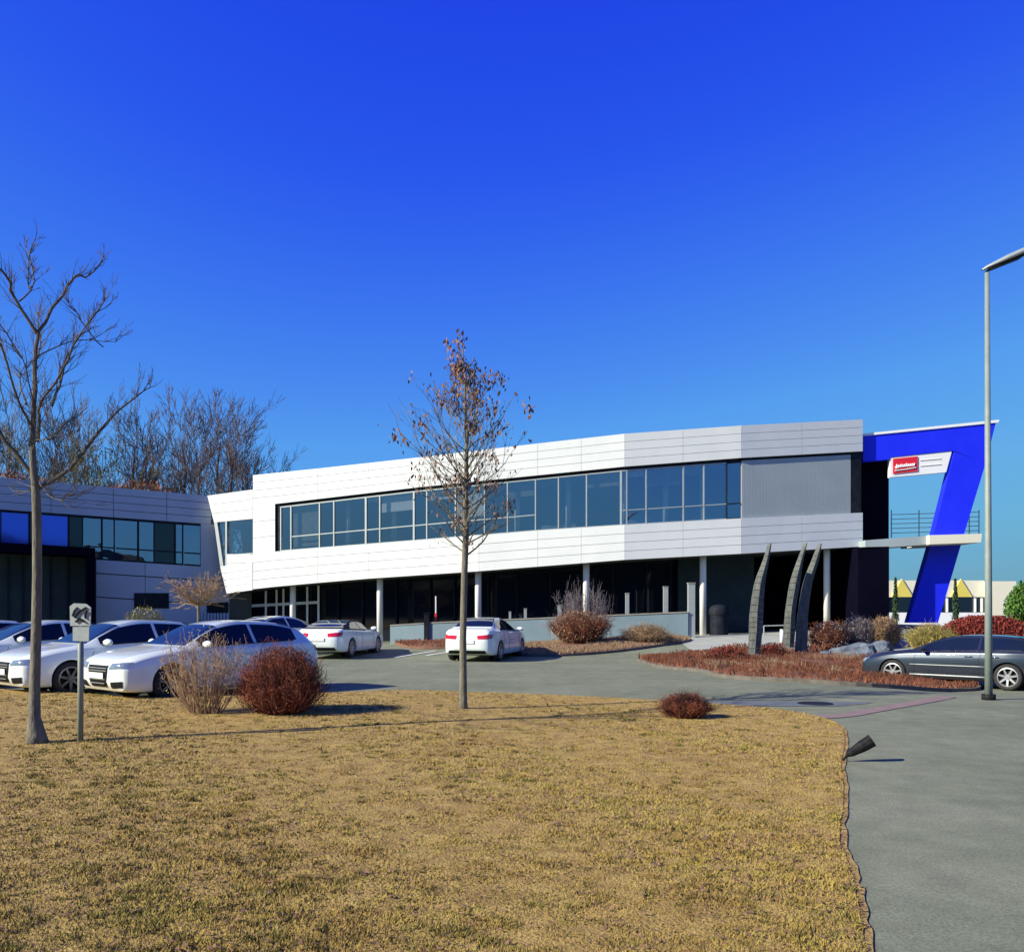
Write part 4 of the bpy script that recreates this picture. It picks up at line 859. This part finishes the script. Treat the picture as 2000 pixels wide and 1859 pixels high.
# leafy young tree in the middle
rs = random.Random(5); base = G(905, 1388); TD = base.y
tr_ = thing('leafy_tree', 'slender young tree with withered brown leaves in front of the white building', 'tree', tuple(base))
mb = MB(); tpts = [Vector((base.x, base.y, -.05)), TP(905, 1370, 0), TP(904, 1250, .02), TP(907, 1120, .02), TP(910, 1040, .0), TP(909, 960, .03), TP(912, 860, 0), TP(908, 760, -.02), TP(902, 655, 0)]
mb.tube(tpts, [.085, .062, .056, .052, .05, .04, .030, .018, .006], 12); part(mb, 'trunk', M['bark'], tr_, True)
crown = MB(); lv = MB(); tips = []
for i in range(84):
    t = (i/83)**1.0; y = 1085-t*365; xx = lerpk([(655, 902), (760, 908), (860, 912), (1040, 910)], y); p0 = TP(xx, y, 0); a = i*2.4+rs.uniform(-.3, .3); reach = (.50+.62*math.sin(math.pi*min(1, (t*.85+.22))))*(1-.55*max(0, t-.6)/.4)*rs.uniform(.55, 1.05)
    steep = rs.uniform(.25, 1.0)+t*.6; nd = Vector((math.cos(a), math.sin(a), steep)).normalized(); k = len(tips)
    grow(crown, p0, nd, reach*.92, .014*(1-t)+.005, 2, rs, tips, .55, .06, 4, 4, .0024, 4, .5)
dens = lambda p_: .5+.5*math.sin(p_.x*7+p_.z*3)*math.cos(p_.z*5-p_.x*4+p_.y*6)
for q, dd in tips:
    if q.z < 3.2 and rs.random() < .6: continue
    if rs.random() < .3: continue
    if dens(q) > .48 and rs.random() < .6:
        for _ in range(rs.randint(2, 6)): leaf(lv, q+Vector((rs.gauss(0, .05), rs.gauss(0, .05), rs.gauss(-.04, .06))), rs.uniform(.026, .05), rs, 1)
    elif rs.random() < .35: leaf(lv, q+Vector((0, 0, -.03)), rs.uniform(.02, .04), rs, 1)
for c_ in (TP(921, 835, -.2), TP(980, 742, .1), TP(960, 750, 0), TP(880, 680, 0), TP(775, 855, .1), TP(1030, 800, 0), TP(820, 835, .2), TP(900, 668, 0)):
    for _ in range(22): leaf(lv, c_+Vector((rs.gauss(0, .07), rs.gauss(0, .07), rs.gauss(0, .08))), rs.uniform(.03, .06), rs, 1)
q0 = TP(860, 905, .1); crown.tube([TP(911, 930, 0), q0, TP(775, 858, .1)], [.008, .006, .003], 4, cap=False)
part(crown, 'crown', M['bark'], tr_); part(lv, 'leaves', M['brownleaf'], tr_)
# shrubs
def shrub(name, label, px, py, hw, hpx, tw, nst, leafm=None, nleaf=0, lsize=.03, lean=.5, lvl=1, seed=1, dome=False, group=None, depth_k=.8, cat_='shrub', twr=.006):
    rs_ = random.Random(seed); p = G(px, py); s_ = F/p.y; W_ = hw/s_; H_ = hpx/s_; o = thing(name, label, cat_, tuple(p), group=group); mb_ = MB(); lf = MB()
    for i in range(nst):
        a = rs_.uniform(0, 6.28); rr = math.sqrt(rs_.random()); bx = W_*.35*rr*math.cos(a); by = W_*.35*rr*math.sin(a)*depth_k
        th = rs_.uniform(0, 1)**.5; aa = a+rs_.gauss(0, .3); r_top = W_*th*1.0; hh = H_*(math.sqrt(max(.05, 1-th*th*.85)) if dome else (1-.35*th))*rs_.uniform(.72, 1.03)
        b0 = Vector((p.x+bx, p.y+by, p.z-.02)); t_ = Vector((p.x+r_top*math.cos(aa), p.y+r_top*math.sin(aa)*depth_k, p.z+hh)); m_ = b0.lerp(t_, .5)+Vector(((t_.x-b0.x)*.12, (t_.y-b0.y)*.12, 0))
        m1 = m_+Vector((rs_.gauss(0, .02), rs_.gauss(0, .02), 0)); mb_.tube([b0, m1, t_], [twr*1.4, twr, twr*.5], 3, cap=False)
        for _ in range(3 if lvl else 1):
            t = rs_.uniform(.3, .95); q = (b0.lerp(m1, t*2) if t < .5 else m1.lerp(t_, t*2-1)); e_ = q+Vector((rs_.gauss(0, W_*.16), rs_.gauss(0, W_*.14), abs(rs_.gauss(H_*.12, H_*.07)))); mb_.tube([q, e_], [twr*.7, twr*.35], 3, cap=False)
            if lvl > 1:
                for __ in range(3): e2 = q.lerp(e_, rs_.uniform(.4, 1)); mb_.tube([e2, e2+Vector((rs_.gauss(0, W_*.09), rs_.gauss(0, W_*.09), abs(rs_.gauss(0, H_*.08))))], twr*.4, 3, cap=False)
    for i in range(nleaf):
        a = rs_.uniform(0, 6.28); th = rs_.random()**.45; hh = rs_.uniform(.1, 1); rr = W_*th*math.sqrt(max(.02, 1-(max(0, hh-.35)/.68)**2))*(.75+.25*min(1, hh*3))*1.0
        leaf(lf, Vector((p.x+rr*math.cos(a), p.y+rr*math.sin(a)*depth_k, p.z+H_*hh*rs_.uniform(.93, 1.0))), lsize*rs_.uniform(.6, 1.3), rs_)
    part(mb_, 'stems', tw, o)
    if nleaf: part(lf, 'foliage', leafm, o)
    return o
shrub('bare_shrub', 'dry tan and yellow shrub with arching bare stems in front of the nearest car', 400, 1400, 92, 182, M['tantwig'], 92, M['yellowtwig'], 300, .020, lvl=2, seed=2, depth_k=.6, twr=.0055)
shrub('red_shrub', 'big round red brown shrub on the lawn right of the dry yellow one', 549, 1400, 92, 140, M['redtwig'], 620, M['redtwig'], 5200, .017, dome=True, lvl=2, seed=3, twr=.005)
shrub('red_shrub', 'small clipped red brown shrub near the right tip of the lawn', 1338, 1402, 55, 50, M['redtwig'], 420, M['redtwig'], 1800, .014, dome=True, lvl=2, seed=4, twr=.004)
shrub('tall_shrub', 'wide tan shrub with tall bare stems in front of a round column', 1133, 1262, 64, 72, M['rusttwig'], 480, M['tantwig'], 2600, .035, lvl=2, seed=6, twr=.009)
shrub('stem_plant', 'tall thin bare purple stems rising behind the wide tan shrub', 1142, 1258, 60, 138, M['greyplant'], 70, lvl=2, seed=7, twr=.010)
shrub('flat_shrub', 'low flat tan shrub in front of the right part of the low wall', 1262, 1258, 52, 40, M['tantwig'], 380, M['olivefol'], 800, .03, dome=True, lvl=2, seed=8, twr=.008)
shrub('low_shrub', 'small rust shrub on the left tip of the island bed', 1292, 1291, 26, 16, M['rusttwig'], 200, M['rusttwig'], 300, .03, seed=9, dome=True)
shrub('red_ground_shrub', 'bright red low shrub left of the left stele', 1420, 1298, 48, 36, M['rusttwig'], 300, M['crimson'], 1500, .035, seed=10, dome=True, twr=.008)
shrub('red_ground_shrub', 'dark red low shrub between the left and middle steles', 1510, 1288, 30, 34, M['redtwig'], 200, M['crimson'], 900, .03, seed=14, dome=True, twr=.008)
for i, (px, py, hw, hh, tw, lf, lab) in enumerate(((1618, 1268, 42, 56, 'rusttwig', 'greyplant', 'purple brown shrub just right of the right stele'), (1675, 1262, 34, 56, 'greyplant', 'greyplant', 'grey wispy shrub among the plants below the blue portal'), (1728, 1262, 36, 58, 'tantwig', 'tantwig', 'orange tan grass like shrub below the foot of the blue portal'), (1818, 1282, 50, 66, 'yellowtwig', 'tantwig', 'tan yellow feathery shrub behind the bonnet of the dark car'))):
    shrub('ornamental_shrub', lab, px, py, hw, hh, M[tw], 420, M[lf], 1600, .035, lvl=2, seed=30+i, dome=i != 3, group='shrubs below the blue portal', twr=.009)
# crimson hedge, far right
shrub('crimson_hedge', 'large domed dark red hedge behind the roof of the dark car', 1925, 1262, 92, 60, M['crimson'], 500, M['crimson'], 9000, .06, dome=True, lvl=1, seed=40, twr=.012)
shrub('dark_hedge', 'low dark hedge between the portal foot and the crimson hedge', 1850, 1246, 75, 22, M['barkdark'], 300, M['conifer'], 5000, .06, dome=True, seed=41)
shrub('yellow_shrub', 'low olive and tan shrub before the wing wall, left of the mop headed tree', 282, 1264, 50, 80, M['barkolive'], 300, M['yellowtwig'], 900, .05, dome=True, seed=42, twr=.012)
shrub('evergreen_hedge', 'bright green evergreen at the right photo edge behind the hedge', 2092, 1238, 122, 128, M['conifer'], 200, M['green'], 22000, .09, dome=True, seed=43, twr=.02)
# mop headed tree
rs = random.Random(77); d = 33.; base = gz(388, d); TD = d; mt = thing('mop_head_tree', 'small mop headed tree with a flat twiggy brown crown before the wing corner', 'tree', tuple(base)); mb = MB(); mb.tube([base, TP(388, 1185, 0), TP(388, 1172, 0)], [.07, .06, .07], 8); part(mb, 'trunk', M['bark'], mt, True)
crown = MB(); tips = []
for i in range(46):
    a = i*2.4; nd = Vector((math.cos(a)*1.1, math.sin(a)*1.1, rs.uniform(.0, 1.5))).normalized(); grow(crown, TP(388, 1182, 0), nd, rs.uniform(.50, .85), .022, 3, rs, tips, .6, .02, 3, 3, .006, 4, .62)
part(crown, 'crown', M['tantwig'], mt)
# rocks and pebbles right of the steles
rs = random.Random(90)
labs = ['big blue grey boulder beside the dark car bonnet', 'flat pale boulder left of the dark car', 'small grey rock nearest to the right stele', 'rounded grey rock between two boulders']
for i, (px, py, s_) in enumerate(((1675, 1284, .55), (1715, 1274, .45), (1612, 1283, .22), (1640, 1280, .30))):
    p = G(px, py); bm = bmesh.new(); bmesh.ops.create_icosphere(bm, subdivisions=3, radius=s_)
    for v in bm.verts:
        v.co *= 1+.18*math.sin(v.co.x*9+i)+.14*math.cos(v.co.y*11+v.co.z*7); v.co.z *= .6; v.co.x *= 1.3
    me = bpy.data.meshes.new('boulder'); bm.to_mesh(me); bm.free(); me.materials.append(M['rock']); o = bpy.data.objects.new('boulder', me); COL.objects.link(o); o.location = p+Vector((0, 0, s_*.3)); tag(o, labs[i], 'rock', 'rocks in the bed')
# ------------------------------------------------------------------ trees behind the wing
def bare_mesh(seed, H_, spread, nmain, tall=True):
    rs_ = random.Random(seed); t_ = MB(); c_ = MB(); tips_ = []; q = Vector((0, 0, -.2)); pts_ = []
    for i in range(8): pts_.append(Vector((rs_.gauss(0, .12)*i/7, rs_.gauss(0, .12)*i/7, H_*.8*i/7)))
    t_.tube(pts_, [.25*(1-.85*i/7) for i in range(8)], 8, cap=False)
    for i in range(nmain):
        t = .22+.78*i/nmain; k = min(6, int(t*7)); b = pts_[k].lerp(pts_[k+1], t*7-k) if k < 7 else pts_[-1]; a = i*2.4+rs_.uniform(-.4, .4)
        nd = Vector((math.cos(a)*spread, math.sin(a)*spread, 1.)).normalized(); grow(c_, b, nd, H_*.24*(1.15-t*.55), .07*(1.2-t), 3, rs_, tips_, .55, .08, 3, 4, .013, 4, .60)
    return t_, c_, tips_
variants = []
for k, (H_, sp_, n_) in enumerate(((15.5, .55, 15), (14, .75, 14), (16, .45, 15))):
    t_, c_, tips_ = bare_mesh(100+k, H_, sp_, n_)
    o = bpy.data.objects.new('background_tree', None); COL.objects.link(o); t_.build('trunk', M['barkfar'], o); c_.build('crown', M['barkfar'], o); variants.append(o)
spots = [(300, 62, 1.02, 0), (358, 60, 1.03, 2), (385, 58, 1.02, 1), (425, 60, 1.08, 0), (448, 57, .96, 2), (478, 60, 1.0, 1), (505, 63, .86, 0), (535, 60, .76, 1), (330, 66, 1.0, 1), (262, 60, 1.0, 2), (20, 58, 1.05, 0), (-45, 58, 1.1, 1), (110, 60, 1.0, 2), (150, 58, 1.02, 0)]
lab = ['bare tree with a single thin trunk left of the main clump behind the wing', 'bare tree, second trunk from the left of the clump behind the wing', 'bare tree in the left middle of the clump behind the wing', 'tallest bare tree in the clump between the wing and the white building', 'bare slim tree just right of the tallest of the clump', 'bare tree near the right of the clump above the white end block', 'lower bare tree at the right side of the clump', 'lowest bare tree at the right end of the clump, over the white building', 'thin bare tree standing farther back in the clump gap', 'bare tree behind the wing above the rusty hedge', 'bare tree behind the wing left of the front tree trunk', 'bare tree behind the wing at the left photo edge', 'bare tree behind the wing just right of the front tree trunk', 'bare tree behind the wing beside the olive trees']
used = set()
for (px, d, s_, v), lb in zip(spots, lab):
    o = variants[v] if v not in used else copy_tree(variants[v]); used.add(v); o.location = ((px-1000)/F*d, d, 0); o.scale = (s_, s_, s_); o.rotation_euler = (0, 0, rnd.uniform(0, 6.28)); tag(o, lb, 'tree', 'bare trees behind the office wing')
# olive, ivy clad trees and rusty hedge
for i, (px, d, H_, Wd, lb) in enumerate(((170, 55, 13.0, 2.4, 'olive green bushy tree behind the wing, left one of the olive pair'), (228, 56, 12.2, 2.2, 'olive green bushy tree behind the wing, next to the rusty hedge'), (50, 57, 12.5, 2.8, 'olive brown tree behind the wing near the left edge'))):
    rs = random.Random(200+i); b = Vector(((px-1000)/F*d, d, 0)); o = thing('olive_tree', lb, 'tree', tuple(b), group='olive trees behind the wing'); t_, c_, tips = bare_mesh(210+i, H_, .5, 11)
    t_.build('trunk', M['barkolive'], o); c_.build('crown', M['barkolive'], o); lf = MB()
    for q, dd in tips:
        if rs.random() < .8: leaf(lf, q+Vector((rs.gauss(0, .1), rs.gauss(0, .1), rs.gauss(0, .1))), rs.uniform(.06, .14), rs)
    lf.build('leaves', M['olivefol'], o)
for i, (px, d, W_, H_, lb) in enumerate(((272, 50, 1.6, 9.2, 'rusty orange beech hedge showing over the wing roof, right of the olive trees'), (15, 48, 1.8, 9.4, 'rusty brown beech showing over the wing roof at the left edge'))):
    rs = random.Random(300+i); b = Vector(((px-1000)/F*d, d, 0)); o = thing('beech_hedge', lb, 'hedge', tuple(b), group='rusty beeches'); lf = MB(); st = MB()
    for k in range(40): a = rs.uniform(0, 6.28); st.tube([(0, 0, 0), (W_*.5*math.cos(a), W_*.5*math.sin(a), H_*.6), (W_*math.cos(a)*rs.random(), W_*math.sin(a), H_*rs.uniform(.85, 1))], [.05, .03, .01], 3)
    for k in range(5200):
        a = rs.uniform(0, 6.28); rr = W_*math.sqrt(rs.random()); z = H_*rs.uniform(.5, 1)*(1-.06*(rr/W_)**2); leaf(lf, Vector((rr*math.cos(a)*1.3, rr*math.sin(a), z)), rs.uniform(.06, .13), rs)
    st.build('stems', M['barkfar'], o); lf.build('foliage', M['orangefol'], o)
# ------------------------------------------------------------------ far factory with yellow gables
d = 78.; fb = thing('factory_hall', 'far cream factory hall with yellow triangular gables, seen through the blue portal', 'building', tuple(gz(1850, d)))
def FPx(px, py, dy=0): q = P(px, py, d); q.y += dy; return q
mb = MB(); mb.prism([FPx(1690, 1196), FPx(1980, 1196), FPx(1980, 1245), FPx(1690, 1245)], (0, 20, 0)); part(mb, 'base_wall', M['whitepaint'], fb)
mb = MB(); mb.prism([FPx(1690, 1166, .3), FPx(1928, 1166, .3), FPx(1928, 1195.7, .3), FPx(1690, 1195.7, .3)], (0, 19, 0)); part(mb, 'window_band', M['glassdark'], fb)
mb = MB(); mb.prism([FPx(1928.3, 1135, -.2), FPx(1982, 1135, -.2), FPx(1982, 1243, -.2), FPx(1928.3, 1243, -.2)], (0, 19, 0)); part(mb, 'corner_block', M['cream'], fb)
mb = MB(); mb.prism([FPx(1690, 1133, .5), FPx(1928, 1133, .5), FPx(1928, 1165.7, .5), FPx(1690, 1165.7, .5)], (0, 19, 0)); part(mb, 'upper_wall', M['cream'], fb)
for x in (1762, 1816, 1878):
    mb = MB(); mb.prism([FPx(x-17, 1165.5, .35), FPx(x+25, 1165.5, .35), FPx(x+3, 1130, .35)], (0, .14, 0)); part(mb, 'gable', M['yellow'], fb)
for x in (1835, 1850, 1905, 1918): mb = MB(); mb.prism([FPx(x, 1168, .05), FPx(x+2.5, 1168, .05), FPx(x+2.5, 1195, .05), FPx(x, 1195, .05)], (0, .2, 0)); part(mb, 'pilaster', M['whitepaint'], fb)
for i, (px, h_, lb) in enumerate(((1749, 1128, 'dark pointed conifer before the factory, inside the portal opening'), (1866, 1130, 'dark pointed conifer before the factory, right of the portal leg'))):
    dd_ = 72.; b = gz(px, dd_); H_ = P(px, h_, dd_).z-b.z; o = thing('conifer', lb, 'tree', tuple(b), group='conifers before the factory'); mb = MB(); mb.tube([b, b+Vector((0, 0, H_))], [.12, .02], 6); part(mb, 'trunk', M['barkdark'], o)
    rs = random.Random(i); mb = MB()
    for k in range(700): z = rs.uniform(.12, 1)*H_; r_ = .30*(1-z/H_)**.8*math.sqrt(rs.random())+.03; a = rs.uniform(0, 6.28); leaf(mb, b+Vector((r_*math.cos(a), r_*math.sin(a), z)), .13, rs)
    part(mb, 'crown', M['conifer'], o)
# wooded ridge behind the camera, seen mirrored in the office glass
mb = MB(); rs = random.Random(8)
prof = []
for i in range(160):
    x = -160+i*2; h_ = 12.5+2.*math.sin(x*.03)+1.2*math.sin(x*.17)+rs.uniform(-.8, .8); h_ *= sst(-150, -90, x)*(1-sst(60, 110, x)); prof.append((x, h_))
mb.grid([[(x*1.3-40, -66+dy, max(.01, h_*f)) for x, h_ in prof] for dy, f in ((0, .0), (-1, .7), (-6, 1), (-30, 1.1), (-50, 0))]); tag(mb.build('hills', M['hill']), kind='structure')
